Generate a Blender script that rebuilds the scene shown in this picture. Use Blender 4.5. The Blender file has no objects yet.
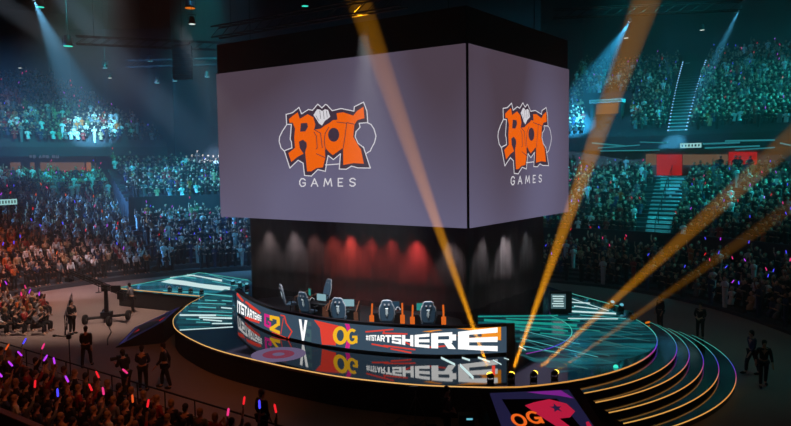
import bpy, bmesh, math, random
import numpy as np
from mathutils import Vector, Matrix
from mathutils.geometry import tessellate_polygon
random.seed(7); RNG = np.random.default_rng(7)
S = bpy.context.scene; COL = S.collection
PI = math.pi

# ------------------------------------------------------------------ camera
F, CX, CY, CAMZ = 695.0, 395.5, 213.0, 8.5
PITCH, ROLL = math.radians(4.079), math.radians(-0.7685)
fw = np.array([0, math.cos(PITCH), -math.sin(PITCH)])
up = np.array([0, math.sin(PITCH), math.cos(PITCH)]); rt = np.array([1.0, 0, 0])
dv = np.array([math.cos(ROLL), math.sin(ROLL)]); nv = np.array([-math.sin(ROLL), math.cos(ROLL)])
Ccam = np.array([0, 0, CAMZ])
def ray(px, py):
    v = np.array([px-CX, py-CY]); return (v@dv)*rt - (v@nv)*up + F*fw
def atz(px, py, z):
    r = ray(px, py); return Ccam + r*((z-CAMZ)/r[2])
def aty(px, py, Y):
    r = ray(px, py); return Ccam + r*(Y/r[1])
def onplane(px, py, p0, n):
    r = ray(px, py); return Ccam + r*(((np.array(p0)-Ccam)@n)/(r@n))
def proj(P):
    P = np.asarray(P, float)-Ccam; zc = P@fw; zc = np.where(zc < .1, .1, zc)
    a = P@rt/zc*F; b = -(P@up)/zc*F
    return a*dv[0]+b*nv[0]+CX, a*dv[1]+b*nv[1]+CY
cam = bpy.data.cameras.new('camera'); cam.sensor_width = 36; cam.lens = F*36/791; cam.clip_end = 400
camo = bpy.data.objects.new('camera', cam); COL.objects.link(camo); S.camera = camo
ri = dv[0]*rt - nv[0]*up; dn = dv[1]*rt - nv[1]*up
camo.matrix_world = Matrix(((ri[0], -dn[0], -fw[0], 0), (ri[1], -dn[1], -fw[1], 0), (ri[2], -dn[2], -fw[2], CAMZ), (0, 0, 0, 1)))
S.view_settings.view_transform = 'Standard'; S.view_settings.look = 'None'
S.view_settings.gamma = 1; S.view_settings.exposure = 0; S.view_settings.use_curve_mapping = False

# ------------------------------------------------------------------ materials
def lin(c):
    return tuple((x/12.92 if x <= .04045 else ((x+.055)/1.055)**2.4) for x in [v/255 for v in c])
def mat(name, rgb, rough=.7, metal=0.0, spec=.5, bump=0, bscale=20, vary=0, vscale=3):
    m = bpy.data.materials.new(name); m.use_nodes = True; nt = m.node_tree
    b = nt.nodes['Principled BSDF']; c = lin(rgb)+(1,)
    b.inputs['Base Color'].default_value = c; b.inputs['Roughness'].default_value = rough
    b.inputs['Metallic'].default_value = metal; b.inputs['Specular IOR Level'].default_value = spec
    if vary:
        tc = nt.nodes.new('ShaderNodeTexCoord'); n = nt.nodes.new('ShaderNodeTexNoise'); n.inputs['Scale'].default_value = vscale; n.inputs['Detail'].default_value = 4
        mx = nt.nodes.new('ShaderNodeMixRGB'); mx.inputs[1].default_value = c
        mx.inputs[2].default_value = tuple(min(1, x*(1+vary)) for x in c[:3])+(1,)
        nt.links.new(tc.outputs['Object'], n.inputs['Vector']); nt.links.new(n.outputs['Fac'], mx.inputs[0]); nt.links.new(mx.outputs[0], b.inputs['Base Color'])
    if bump:
        tc = nt.nodes.new('ShaderNodeTexCoord'); n = nt.nodes.new('ShaderNodeTexNoise'); n.inputs['Scale'].default_value = bscale
        bp = nt.nodes.new('ShaderNodeBump'); bp.inputs['Strength'].default_value = bump
        nt.links.new(tc.outputs['Object'], n.inputs['Vector']); nt.links.new(n.outputs['Fac'], bp.inputs['Height']); nt.links.new(bp.outputs[0], b.inputs['Normal'])
    return m
def emat(name, rgb, st=1.0, sample=False):
    m = bpy.data.materials.new(name); m.use_nodes = True; nt = m.node_tree
    nt.nodes.remove(nt.nodes['Principled BSDF']); e = nt.nodes.new('ShaderNodeEmission')
    e.inputs[0].default_value = lin(rgb)+(1,); e.inputs[1].default_value = st
    nt.links.new(e.outputs[0], nt.nodes['Material Output'].inputs[0])
    if not sample: m.cycles.emission_sampling = 'NONE'
    return m
M = {}
M['black'] = mat('black_paint', (16, 16, 18), .55)
M['drape'] = mat('black_drape', (22, 21, 23), .9, bump=.3, bscale=6)
M['rubber'] = mat('black_rubber', (12, 12, 13), .8)
M['metal'] = mat('dark_metal', (50, 50, 54), .4, .7)
M['steel'] = mat('steel', (120, 120, 125), .35, .9)
M['concrete'] = mat('arena_floor_concrete', (128, 112, 106), .62, vary=.5, vscale=.35, bump=.05)
M['tier'] = mat('seating_tier_grey', (52, 54, 58), .85, vary=.4, vscale=.5)
M['wall'] = mat('arena_wall_dark', (38, 38, 42), .9, vary=.3, vscale=.4)
M['ceil'] = mat('ceiling_black', (26, 24, 24), .9, vary=.5, vscale=.2)
M['deckgloss'] = mat('glossy_black_deck', (6, 7, 9), .05, spec=.8); M['deckgloss'].node_tree.nodes['Principled BSDF'].inputs['IOR'].default_value = 2.4
M['tread'] = mat('step_black', (8, 8, 9), .1, spec=.8)
M['beige'] = mat('concourse_beige', (150, 120, 95), .8)
M['white'] = mat('white_plastic', (205, 205, 205), .5)
M['chairblue'] = mat('chair_dark_slate', (62, 88, 108), .45, spec=.5)
M['chairgrey'] = mat('chair_trim_grey', (165, 165, 170), .5)
M['desk'] = mat('desk_black', (20, 20, 22), .4)
M['curtain'] = mat('black_velour_curtain', (80, 71, 71), .95, bump=.15, bscale=3)
M['lettergrey'] = mat('faint_grey_letter', (110, 118, 130), .8)
M['rail'] = mat('rail_black_steel', (30, 28, 28), .4, .5)
M['ledge'] = mat('wooden_ledge', (105, 78, 58), .6, vary=.4, vscale=5)
M['stair'] = mat('aisle_stair_pale', (205, 215, 218), .8)
M['redpanel'] = emat('red_backlit_panel', (205, 22, 18), .55)
M['warmlit'] = emat('warm_lit_opening', (230, 150, 95), .35)
M['skin'] = mat('skin', (196, 150, 125), .6)
M['skin2'] = mat('skin_tan', (150, 105, 82), .6)
M['eye'] = mat('eye_dark', (15, 12, 10), .3)
M['hair'] = mat('hair_dark', (30, 22, 18), .7); M['hair2'] = mat('hair_brown', (78, 52, 34), .7); M['hair3'] = mat('hair_fair', (150, 115, 75), .7)
M['led_back'] = emat('led_slate_background', (54, 72, 88), 1.2, True)
M['led_white'] = emat('led_white', (250, 250, 248), 1.25)
M['led_orange'] = emat('led_orange', (250, 150, 35), 1.0)
M['led_red'] = emat('led_red', (235, 68, 52), .95)
M['led_redtext'] = emat('led_coral', (235, 70, 56), .95)
M['led_yellow'] = emat('led_yellow', (250, 190, 40), 1.0)
M['led_magenta'] = emat('led_magenta', (222, 40, 140), .95)
M['led_dimteal'] = emat('led_dim_teal', (70, 110, 110), .9)
M['led_navy'] = emat('led_navy', (34, 32, 66), .8)
M['logo_orange'] = emat('logo_orange', (250, 105, 18), .95)
M['logo_dark'] = emat('logo_dark_plum', (70, 55, 70), .9)
M['logo_white'] = emat('logo_white', (225, 222, 228), .95)
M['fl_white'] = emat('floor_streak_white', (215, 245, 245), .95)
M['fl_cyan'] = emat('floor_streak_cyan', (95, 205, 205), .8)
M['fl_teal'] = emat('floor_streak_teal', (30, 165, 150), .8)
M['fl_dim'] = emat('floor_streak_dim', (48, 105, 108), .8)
M['edge_amber'] = emat('edge_light_amber', (250, 190, 110), .95)
M['edge_teal'] = emat('edge_light_teal', (90, 215, 195), .8)
M['lens_yellow'] = emat('lens_yellow', (255, 215, 70), 3)
M['lens_blue'] = emat('lens_blue', (190, 235, 255), 3)
M['lens_dimblue'] = emat('lens_dim_blue', (110, 200, 220), .9)
M['lens_grey'] = mat('lens_glass', (120, 140, 150), .15, .2)
M['teal_lamp'] = emat('teal_lamp', (60, 230, 200), 1.2)
M['orange_lamp'] = emat('orange_lamp', (230, 120, 30), .9)
M['white_lamp'] = emat('white_lamp', (225, 240, 235), 1.2)
M['screen_game'] = emat('monitor_glow', (150, 195, 205), .8)
M['screen_blue'] = emat('monitor_blue', (40, 75, 100), .6)
M['screen_teal'] = emat('monitor_teal', (50, 160, 150), .7)
M['ribbon_teal'] = emat('ribbon_teal', (45, 135, 145), .8)
M['sign'] = emat('lit_sign', (165, 225, 225), .85)
M['stick_blue'] = emat('stick_blue', (75, 70, 255), 1.3); M['stick_violet'] = emat('stick_violet', (190, 60, 240), 1.2)
M['stick_pink'] = emat('stick_pink', (240, 55, 130), 1.1); M['stick_red'] = emat('stick_red', (240, 35, 45), 1.1); M['stick_orange'] = emat('stick_orange', (245, 95, 40), .9)
M['stick_handle'] = mat('stick_handle', (40, 38, 42), .5)
M['cloth_dark'] = mat('cloth_black', (20, 19, 22), .9); M['cloth_grey'] = mat('cloth_grey', (105, 105, 110), .9)
M['cloth_white'] = mat('cloth_white', (205, 203, 205), .9); M['cloth_red'] = mat('cloth_red', (150, 35, 32), .9)
M['cloth_navy'] = mat('cloth_navy', (40, 48, 80), .9); M['cloth_tan'] = mat('cloth_tan', (170, 135, 100), .9)
M['cloth_orange'] = mat('cloth_orange', (190, 90, 35), .9); M['cloth_olive'] = mat('cloth_olive', (88, 92, 62), .9)

def screen_mat():   # the large display: a plum-grey picture, bluer and paler towards its lower middle, partly stray beam glow painted in
    m = emat('led_wall_picture', (92, 82, 98), 1.0, True); nt = m.node_tree; e = [n for n in nt.nodes if n.type == 'EMISSION'][0]
    tc = nt.nodes.new('ShaderNodeTexCoord'); mp = nt.nodes.new('ShaderNodeMapping'); mp.inputs['Scale'].default_value = (1.1, 1.1, .5)
    n = nt.nodes.new('ShaderNodeTexNoise'); n.inputs['Scale'].default_value = .16; n.inputs['Detail'].default_value = 0
    r = nt.nodes.new('ShaderNodeValToRGB'); r.color_ramp.elements[0].color = lin((78, 65, 77))+(1,); r.color_ramp.elements[1].color = lin((106, 102, 130))+(1,)
    r.color_ramp.elements[0].position = .3; r.color_ramp.elements[1].position = .75
    nt.links.new(tc.outputs['Object'], mp.inputs[0]); nt.links.new(mp.outputs[0], n.inputs[0]); sp = nt.nodes.new('ShaderNodeSeparateXYZ'); mr = nt.nodes.new('ShaderNodeMapRange'); mr.inputs['From Min'].default_value = 13.5; mr.inputs['From Max'].default_value = 5.5
    ad = nt.nodes.new('ShaderNodeMath'); ad.operation = 'MULTIPLY_ADD'; ad.inputs[1].default_value = .35
    m2 = nt.nodes.new('ShaderNodeMath'); m2.operation = 'MULTIPLY'; m2.inputs[1].default_value = .65
    nt.links.new(tc.outputs['Object'], sp.inputs[0]); nt.links.new(sp.outputs[2], mr.inputs['Value']); nt.links.new(mr.outputs[0], ad.inputs[0]); nt.links.new(n.outputs['Fac'], m2.inputs[0]); nt.links.new(m2.outputs[0], ad.inputs[2])
    nt.links.new(ad.outputs[0], r.inputs[0]); nt.links.new(r.outputs[0], e.inputs[0])
    return m
M['led_wall'] = screen_mat()
def edge_ramp():    # light strip programmed teal -> violet -> amber around the disc
    m = emat('edge_light_colour_run', (255, 255, 255), .95); nt = m.node_tree; e = [n for n in nt.nodes if n.type == 'EMISSION'][0]
    tc = nt.nodes.new('ShaderNodeTexCoord'); sp = nt.nodes.new('ShaderNodeSeparateXYZ'); mr = nt.nodes.new('ShaderNodeMapRange')
    mr.inputs['From Min'].default_value = 21; mr.inputs['From Max'].default_value = 33
    r = nt.nodes.new('ShaderNodeValToRGB'); cr = r.color_ramp
    cr.elements[0].position = .0; cr.elements[0].color = lin((225, 165, 80))+(1,); cr.elements[1].position = 1; cr.elements[1].color = lin((60, 165, 150))+(1,)
    for p, c in ((.33, (225, 150, 75)), (.43, (170, 60, 140)), (.52, (90, 50, 225)), (.6, (70, 120, 190)), (.68, (85, 205, 190))):
        k = cr.elements.new(p); k.color = lin(c)+(1,)
    nt.links.new(tc.outputs['Object'], sp.inputs[0]); nt.links.new(sp.outputs[1], mr.inputs['Value']); nt.links.new(mr.outputs[0], r.inputs[0]); nt.links.new(r.outputs[0], e.inputs[0])
    return m
M['edge_run'] = edge_ramp()
def led_floor_mat(k=1.0, lo=(6, 42, 56), hi=(22, 112, 125)):   # LED floor tiles showing a dim teal image with fine streaks
    m = mat('led_floor_teal', (5, 8, 10), .12, spec=.8); nt = m.node_tree; b = nt.nodes['Principled BSDF']
    tc = nt.nodes.new('ShaderNodeTexCoord'); mp = nt.nodes.new('ShaderNodeMapping'); mp.inputs['Rotation'].default_value = (0, 0, .25); mp.inputs['Scale'].default_value = (.22, 2.6, 1)
    n = nt.nodes.new('ShaderNodeTexNoise'); n.inputs['Scale'].default_value = 1.1; n.inputs['Detail'].default_value = 1
    r = nt.nodes.new('ShaderNodeValToRGB'); r.color_ramp.elements[0].position = .42; r.color_ramp.elements[0].color = lin(lo)+(1,)
    r.color_ramp.elements[1].position = .68; r.color_ramp.elements[1].color = lin(hi)+(1,)
    nt.links.new(tc.outputs['Object'], mp.inputs[0]); nt.links.new(mp.outputs[0], n.inputs[0]); nt.links.new(n.outputs['Fac'], r.inputs[0])
    nt.links.new(r.outputs[0], b.inputs['Emission Color']); b.inputs['Emission Strength'].default_value = k; m.cycles.emission_sampling = 'NONE'
    return m
M['led_floor'] = led_floor_mat(1.2); M['led_floor_dim'] = led_floor_mat(.75, (4, 24, 32), (20, 108, 116))

# ------------------------------------------------------------------ object helpers
def link(name, me, mats, parent=None, loc=None):
    o = bpy.data.objects.new(name, me); COL.objects.link(o)
    if mats is not None and not me.materials:
        for m in (mats if isinstance(mats, (list, tuple)) else [mats]): me.materials.append(m)
    if parent is not None: o.parent = parent
    if loc is not None: o.location = loc
    return o
def tag(o, label=None, cat=None, group=None, kind=None):
    if label: o['label'] = label
    if cat: o['category'] = cat
    if group: o['group'] = group
    if kind: o['kind'] = kind
    return o
def empty(name, loc, rz=0.0, label=None, cat=None, group=None):
    o = bpy.data.objects.new(name, None); o.empty_display_size = .2; COL.objects.link(o); o.location = loc; o.rotation_euler = (0, 0, rz)
    return tag(o, label, cat, group)
def copy_tree(o, parent=None):
    c = o.copy(); COL.objects.link(c)
    if parent is not None:
        c.parent = parent
    for ch in list(o.children): copy_tree(ch, c)
    return c
class MB:
    """collects shapes, then builds one mesh object"""
    def __init__(s): s.v = []; s.f = []; s.m = []; s.mi = 0; s.smooth = False
    def add(s, vs, fs):
        b = len(s.v); s.v += [tuple(map(float, p)) for p in vs]; s.f += [tuple(b+i for i in f) for f in fs]; s.m += [s.mi]*len(fs); return s
    def box(s, c, d, R=None):
        x, y, z = [k/2 for k in d]; P = [Vector(p) for p in ((-x,-y,-z),(x,-y,-z),(x,y,-z),(-x,y,-z),(-x,-y,z),(x,-y,z),(x,y,z),(-x,y,z))]
        if R is not None: P = [R @ p for p in P]
        return s.add([p+Vector(c) for p in P], [(3,2,1,0),(4,5,6,7),(0,1,5,4),(1,2,6,5),(2,3,7,6),(3,0,4,7)])
    def bar(s, a, b, r=.02, n=8, r2=None):
        a, b = Vector(a), Vector(b); d = (b-a).normalized(); r2 = r if r2 is None else r2
        u = d.orthogonal().normalized(); w = d.cross(u); P = []
        for q, rr in ((a, r), (b, r2)):
            P += [q+(u*math.cos(2*PI*k/n)+w*math.sin(2*PI*k/n))*rr for k in range(n)]
        return s.add(P, [(k, (k+1) % n, n+(k+1) % n, n+k) for k in range(n)]+[tuple(range(n-1, -1, -1)), tuple(range(n, 2*n))])
    def tube(s, pts, r=.02, n=6):
        for a, b in zip(pts[:-1], pts[1:]): s.bar(a, b, r, n)
        return s
    def lathe(s, prof, c=(0, 0, 0), n=16, R=None):
        P = []
        for r, z in prof: P += [Vector((r*math.cos(2*PI*k/n), r*math.sin(2*PI*k/n), z)) for k in range(n)]
        if R is not None: P = [R @ p for p in P]
        P = [p+Vector(c) for p in P]; fs = []
        for j in range(len(prof)-1):
            fs += [(j*n+k, j*n+(k+1) % n, (j+1)*n+(k+1) % n, (j+1)*n+k) for k in range(n)]
        fs += [tuple(range(n-1, -1, -1)), tuple(range((len(prof)-1)*n, len(prof)*n))]
        return s.add(P, fs)
    def ball(s, c, r, n=10, m=6, sc=(1, 1, 1)):
        P = [(c[0], c[1], c[2]-r*sc[2])]; fs = []
        for j in range(1, m):
            t = PI*j/m
            P += [(c[0]+r*sc[0]*math.sin(t)*math.cos(2*PI*k/n), c[1]+r*sc[1]*math.sin(t)*math.sin(2*PI*k/n), c[2]-r*sc[2]*math.cos(t)) for k in range(n)]
        P.append((c[0], c[1], c[2]+r*sc[2])); L = len(P)-1
        for k in range(n):
            fs.append((0, 1+(k+1) % n, 1+k)); fs.append((L, L-n+k, L-n+(k+1) % n))
            for j in range(m-2): fs.append((1+j*n+k, 1+j*n+(k+1) % n, 1+(j+1)*n+(k+1) % n, 1+(j+1)*n+k))
        return s.add(P, fs)
    def prism(s, poly, z0, z1):
        n = len(poly); a = sum(poly[i][0]*poly[(i+1) % n][1]-poly[(i+1) % n][0]*poly[i][1] for i in range(n))
        if a < 0: poly = poly[::-1]
        tri = tessellate_polygon([[Vector((p[0], p[1], 0)) for p in poly]])
        P = [(p[0], p[1], z0) for p in poly]+[(p[0], p[1], z1) for p in poly]; fs = []
        for t in tri:
            A, B, Cc = [Vector(poly[i]) for i in t]
            if (B-A).cross(Cc-A) < 0: t = t[::-1]
            fs.append(tuple(i+n for i in t)); fs.append(tuple(reversed(t)))
        fs += [(i, (i+1) % n, n+(i+1) % n, n+i) for i in range(n)]
        return s.add(P, fs)
    def build(s, name, mats, parent=None, loc=None, smooth=None, rot=None):
        me = bpy.data.meshes.new(name); me.from_pydata(s.v, [], s.f)
        if any(s.m): me.polygons.foreach_set('material_index', s.m)
        if s.smooth if smooth is None else smooth: me.polygons.foreach_set('use_smooth', [True]*len(me.polygons))
        me.update(); o = link(name, me, mats, parent, loc)
        if rot is not None: o.rotation_euler = rot
        return o
def bevel(o, w=.01, seg=2):
    b = o.modifiers.new('bevel', 'BEVEL'); b.width = w; b.segments = seg; b.limit_method = 'ANGLE'; return o
def catmull(P, n=8):
    P = [np.array(p, float) for p in P]; P = [2*P[0]-P[1]]+P+[2*P[-1]-P[-2]]; out = []
    for i in range(1, len(P)-2):
        for k in range(n):
            t = k/n; a, b, c, d = P[i-1:i+3]
            out.append(.5*((2*b)+(c-a)*t+(2*a-5*b+4*c-d)*t*t+(3*b-a-3*c+d)*t**3))
    out.append(P[-2]); return out
def spot(loc, tgt, rgb, watts, deg, blend=.4, radius=.05):
    L = bpy.data.lights.new('spot_beam', 'SPOT'); L.energy = watts; L.color = lin(rgb) if max(rgb) > 1 else rgb
    L.spot_size = math.radians(deg); L.spot_blend = blend; L.shadow_soft_size = radius
    o = bpy.data.objects.new('spot_beam', L); COL.objects.link(o); o.location = loc
    o.rotation_euler = (Vector(tgt)-Vector(loc)).to_track_quat('-Z', 'Y').to_euler(); return o

# ------------------------------------------------------------------ arena bowl
BC, BA, BB, BN = np.array([-2.0, 30.0]), 27.0, 27.0, 2.4
def bowl(th, d=0.0):
    def p(t):
        c, s_ = math.cos(t), math.sin(t)
        return BC+np.array([BA*math.copysign(abs(c)**(2/BN), c), BB*math.copysign(abs(s_)**(2/BN), s_)])
    e = 1e-3; tg = p(th+e)-p(th-e); tg /= np.linalg.norm(tg)
    return p(th)+np.array([tg[1], -tg[0]])*d
def sweep(name, prof, th0, th1, m, n=40, parent=None, th1f=None):
    """prof: (d, z) polyline swept around the bowl; th1f(d) lets an end run on the skew"""
    V = []; Fc = []; k = len(prof)
    for i in range(n+1):
        for d, z in prof:
            e = th1f(d) if th1f else th1
            x, y = bowl(th0+(e-th0)*i/n, d); V.append((x, y, z))
    for i in range(n):
        for j in range(k-1):
            Fc.append((i*k+j, (i+1)*k+j, (i+1)*k+j+1, i*k+j+1))
    Fc.append(tuple(range(k))); Fc.append(tuple(range(n*k+k-1, n*k-1, -1)))
    me = bpy.data.meshes.new(name); me.from_pydata(V, [], Fc); me.update()
    return link(name, me, m, parent)
def stairs_prof(d0, z0, d1, z1, pitch=.85):
    n = max(2, round((d1-d0)/pitch)); out = [(d0, z0)]
    for i in range(n):
        zz = z0+(z1-z0)*(i+1)/n
        out.append((d0+(d1-d0)*i/n, zz)); out.append((d0+(d1-d0)*(i+1)/n, zz))
    return out
def rows(d0, z0, d1, z1, pitch=.85):
    n = max(2, round((d1-d0)/pitch))
    return [(d0+(d1-d0)*(i+.45)/n, z0+(z1-z0)*(i+1)/n) for i in range(n)]
rad = math.radians
R0, R1, B1, L1 = rad(-22), rad(66), rad(124), rad(182)
def struct(o, label=None):
    o['kind'] = 'structure'
    if label: o['label'] = label
    return o
def closed(prof, zb=-.02):
    return prof+[(prof[-1][0], zb), (prof[0][0], zb)]
fl = MB(); fl.box((0, 34, -.06), (150, 130, .1)); struct(fl.build('floor', M['concrete']), 'open concrete arena floor left of the stage')
ce = MB(); ce.box((0, 34, 27.2), (150, 130, .2)); struct(ce.build('ceiling', M['ceil']), 'dark arena ceiling high above the crowd')
for nm, c, d in (('wall_back', (0, 95.5, 13), (150, 1, 28)), ('wall_left', (-72, 34, 13), (1, 130, 28)), ('wall_right', (72, 34, 13), (1, 130, 28)), ('wall_front', (0, -28, 13), (150, 1, 28))):
    w = MB(); w.box(c, d); struct(w.build(nm, M['wall']))
# right stand
struct(sweep('seating_tier', closed(stairs_prof(-6, 0, 0, 1.2)), R0, R1, M['tier']), 'low raked floor tier at right behind the stage')
struct(sweep('trim_1', [(-.02, 1.2), (-.02, 3.3), (.2, 3.3), (.2, 1.2)], R0, R1, M['wall']), 'dark barrier wall with two small lamps below the right lower tier')
struct(sweep('seating_tier', closed(stairs_prof(.2, 2.6, 14, 7.0)), R0, R1, M['tier']), 'lower seating tier of the right stand')
struct(sweep('trim_2', closed([(14, 7.0), (18.5, 7.0)]), R0, R1, M['tier']), 'concourse walkway of the right stand')
struct(sweep('wall_concourse_right', [(18.5, 6.9), (18.5, 9.6), (18.8, 9.6), (18.8, 6.9)], R0, R1, M['beige']), 'beige concourse wall of the right stand')
struct(sweep('seating_tier', [(12.8, 9.4)]+stairs_prof(12.8, 10.7, 35, 19.8)+[(36, 19.8), (36, 18), (19, 9.7)], R0, R1, M['tier']), 'upper seating tier of the right stand')
struct(sweep('wall_upper_right', [(36, 18), (36, 27.1), (36.4, 27.1), (36.4, 18)], R0, R1, M['wall']))
# back stand
struct(sweep('seating_tier', closed(stairs_prof(0, 0, 8.5, 3.4)), R1, B1, M['tier'], 30), 'floor rake behind the left wing of the stage')
struct(sweep('trim_3', [(8.5, 3.3), (8.5, 5.9), (8.8, 5.9), (8.8, 3.3)], R1, B1, M['wall'], 30), 'dark wall below the far teal lit balcony')
struct(sweep('seating_tier', closed(stairs_prof(8.8, 5.2, 18.5, 8.3)+[(22.4, 8.3)]), R1, B1, M['tier'], 30), 'teal lit balcony tier at the far end')
# left stand
struct(sweep('seating_tier', closed(stairs_prof(0, 0, 20, 6.9)), B1, L1, M['tier']), 'long lower rake of the left stand')
struct(sweep('trim_4', closed([(20, 6.9), (24.5, 6.9)]), B1, L1, M['tier']), 'concourse walkway of the left stand')
struct(sweep('wall_concourse_left', [(24.5, 6.8), (24.5, 9.9), (24.8, 9.9), (24.8, 6.8)], B1, L1, M['beige']), 'concourse wall of the left stand')
def left_end(d):
    lo, hi = rad(108), rad(170); tgt = np.interp(d, [20, 38], [167, 62])
    for _ in range(30):
        mid = (lo+hi)/2; x, y = bowl(mid, d); z = 10.6+(d-20)*.44
        if proj((x, y, z))[0] > tgt: lo = mid
        else: hi = mid
    return lo
struct(sweep('seating_tier', [(19.2, 9.7), (19.2, 10.6)]+stairs_prof(19.5, 10.6, 38, 18.5)+[(39, 18.5), (39, 17), (26, 9.9)], L1, 0, M['tier'], th1f=left_end), 'upper seating tier of the left stand')
struct(sweep('wall_far', [(22, 8.4), (22, 27.1), (22.4, 27.1), (22.4, 8.4)], R1+.06, left_end(22)-.04, M['wall'], 30), 'dark hazy end wall beside the cube')
struct(sweep('wall_upper_left', [(39.2, 9), (39.2, 27.1), (39.6, 27.1), (39.6, 9)], B1, L1, M['wall']))

# ------------------------------------------------------------------ people
def grow(J, E, root, sub=1):
    """skin a skeleton: J name -> (co, r or (rx, ry)), E pairs"""
    names = list(J); me = bpy.data.meshes.new('skeleton')
    me.from_pydata([J[n][0] for n in names], [(names.index(a), names.index(b)) for a, b in E], [])
    o = bpy.data.objects.new('skeleton', me); COL.objects.link(o)
    md = o.modifiers.new('skin', 'SKIN'); md.use_smooth_shade = True
    for i, n in enumerate(names):
        r = J[n][1]; sv = me.skin_vertices[0].data[i]; sv.radius = r if isinstance(r, tuple) else (r, r); sv.use_root = (n == root)
    if sub:
        sb = o.modifiers.new('sub', 'SUBSURF'); sb.levels = sub; sb.render_levels = sub
    dg = bpy.context.evaluated_depsgraph_get(); dg.update()
    out = bpy.data.meshes.new_from_object(o.evaluated_get(dg)); bpy.data.objects.remove(o); bpy.data.meshes.remove(me)
    return out
def joints(kind):
    sit = kind.startswith('sit')
    hz = .48 if sit else .94; lean = {'stand_work': .12, 'stand_walk': .04}.get(kind, 0)
    J = {'pelvis': ((0, 0, hz), (.15, .11)), 'waist': ((0, lean*.4, hz+.17), (.13, .095)), 'chest': ((0, lean, hz+.38), (.165, .11)),
         'neckbase': ((0, lean*1.1, hz+.52), (.07, .065)), 'neck': ((0, lean*1.2+.01, hz+.57), .052), 'head': ((0, lean*1.4+.025, hz+.66), (.074, .088)),
         'crown': ((0, lean*1.4+.015, hz+.755), (.07, .086)), 'nose': ((0, lean*1.4+.125, hz+.665), .016)}
    for s, n in ((-1, 'l'), (1, 'r')):
        J['shoulder_'+n] = ((.19*s, lean, hz+.47), .062)
        if sit:
            J['hip_'+n] = ((.10*s, .05, hz), .095); J['knee_'+n] = ((.13*s, .45, hz+.02), .068); J['ankle_'+n] = ((.12*s, .42, .10), .045); J['toe_'+n] = ((.13*s, .58, .045), .04)
        else:
            st = {'stand_walk': .2*s, 'stand_work': .06*s}.get(kind, 0)
            J['hip_'+n] = ((.10*s, 0, hz-.04), .098); J['knee_'+n] = ((.115*s, st*.7+.02, .50), .066); J['ankle_'+n] = ((.12*s, st-.02, .10), .045); J['toe_'+n] = ((.135*s, st+.14, .045), .038)
        el, wr, hd = (.245*s, -.02+lean, hz+.20), (.25*s, .09+lean, hz-.03), (.25*s, .13+lean, hz-.12)
        if kind in ('sit', 'sit_tall'): el, wr, hd = (.225*s, .02, hz+.22), (.17*s, .26, hz+.14), (.12*s, .34, hz+.13)
        if kind in ('sit_clap', 'stand_clap'): el, wr, hd = (.24*s, .12, hz+.24), (.10*s, .30, hz+.40), (.045*s, .35, hz+.47)
        if kind in ('sit_raise', 'stand_raise') and s > 0: el, wr, hd = (.29, .12, hz+.62), (.25, .20, hz+.86), (.25, .22, hz+.95)
        if kind == 'sit_raise' and s < 0: el, wr, hd = (-.25, .02, hz+.22), (-.17, .26, hz+.14), (-.12, .34, hz+.13)
        if kind == 'stand_both': el, wr, hd = (.30*s, .10, hz+.62), (.22*s, .16, hz+.86), (.20*s, .17, hz+.95)
        if kind == 'stand_clasp': el, wr, hd = (.25*s, .03, hz+.22), (.10*s, .20, hz+.10), (.04*s, .24, hz+.07)
        if kind == 'stand_work': el, wr, hd = (.25*s, .16, hz+.24), (.14*s, .42, hz+.28), (.11*s, .50, hz+.29)
        if kind == 'stand_walk': el, wr, hd = (.24*s, -.1*s, hz+.2), (.25*s, -.2*s+.1, hz-.02), (.25*s, -.22*s+.14, hz-.11)
        J['elbow_'+n] = (el, .046); J['wrist_'+n] = (wr, .031); J['hand_'+n] = (hd, (.04, .024))
        w, h = Vector(wr), Vector(hd); d = (h-w).normalized(); side = Vector((1, 0, 0)) if abs(d.x) < .8 else Vector((0, 1, 0))
        side = (side-d*side.dot(d)).normalized(); curl = d.cross(side)*(s)
        for k, (off, ln) in enumerate(((-.03, .075), (-.01, .088), (.01, .083), (.03, .065))):
            a = h+side*off+d*.03; J['f%d_%s' % (k, n)] = (tuple(a+d*ln*.5), .0095); J['g%d_%s' % (k, n)] = (tuple(a+d*ln+curl*.02), .008)
        J['t_'+n] = (tuple(w*.5+h*.5+side*(-.045*s)+d*.02), .011); J['u_'+n] = (tuple(h+side*(-.06*s)+d*.025+curl*.015), .009)
    return J
def limbs(n, fingers=True):
    E = [('chest', 'shoulder_'+n), ('shoulder_'+n, 'elbow_'+n), ('elbow_'+n, 'wrist_'+n), ('wrist_'+n, 'hand_'+n), ('pelvis', 'hip_'+n), ('hip_'+n, 'knee_'+n), ('knee_'+n, 'ankle_'+n), ('ankle_'+n, 'toe_'+n)]
    if fingers:
        for k in range(4): E += [('hand_'+n, 'f%d_%s' % (k, n)), ('f%d_%s' % (k, n), 'g%d_%s' % (k, n))]
        E += [('wrist_'+n, 't_'+n), ('t_'+n, 'u_'+n)]
    return E
TORSO = [('pelvis', 'waist'), ('waist', 'chest'), ('chest', 'neckbase'), ('neckbase', 'neck'), ('neck', 'head'), ('head', 'crown'), ('head', 'nose')]
PM = {}
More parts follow.
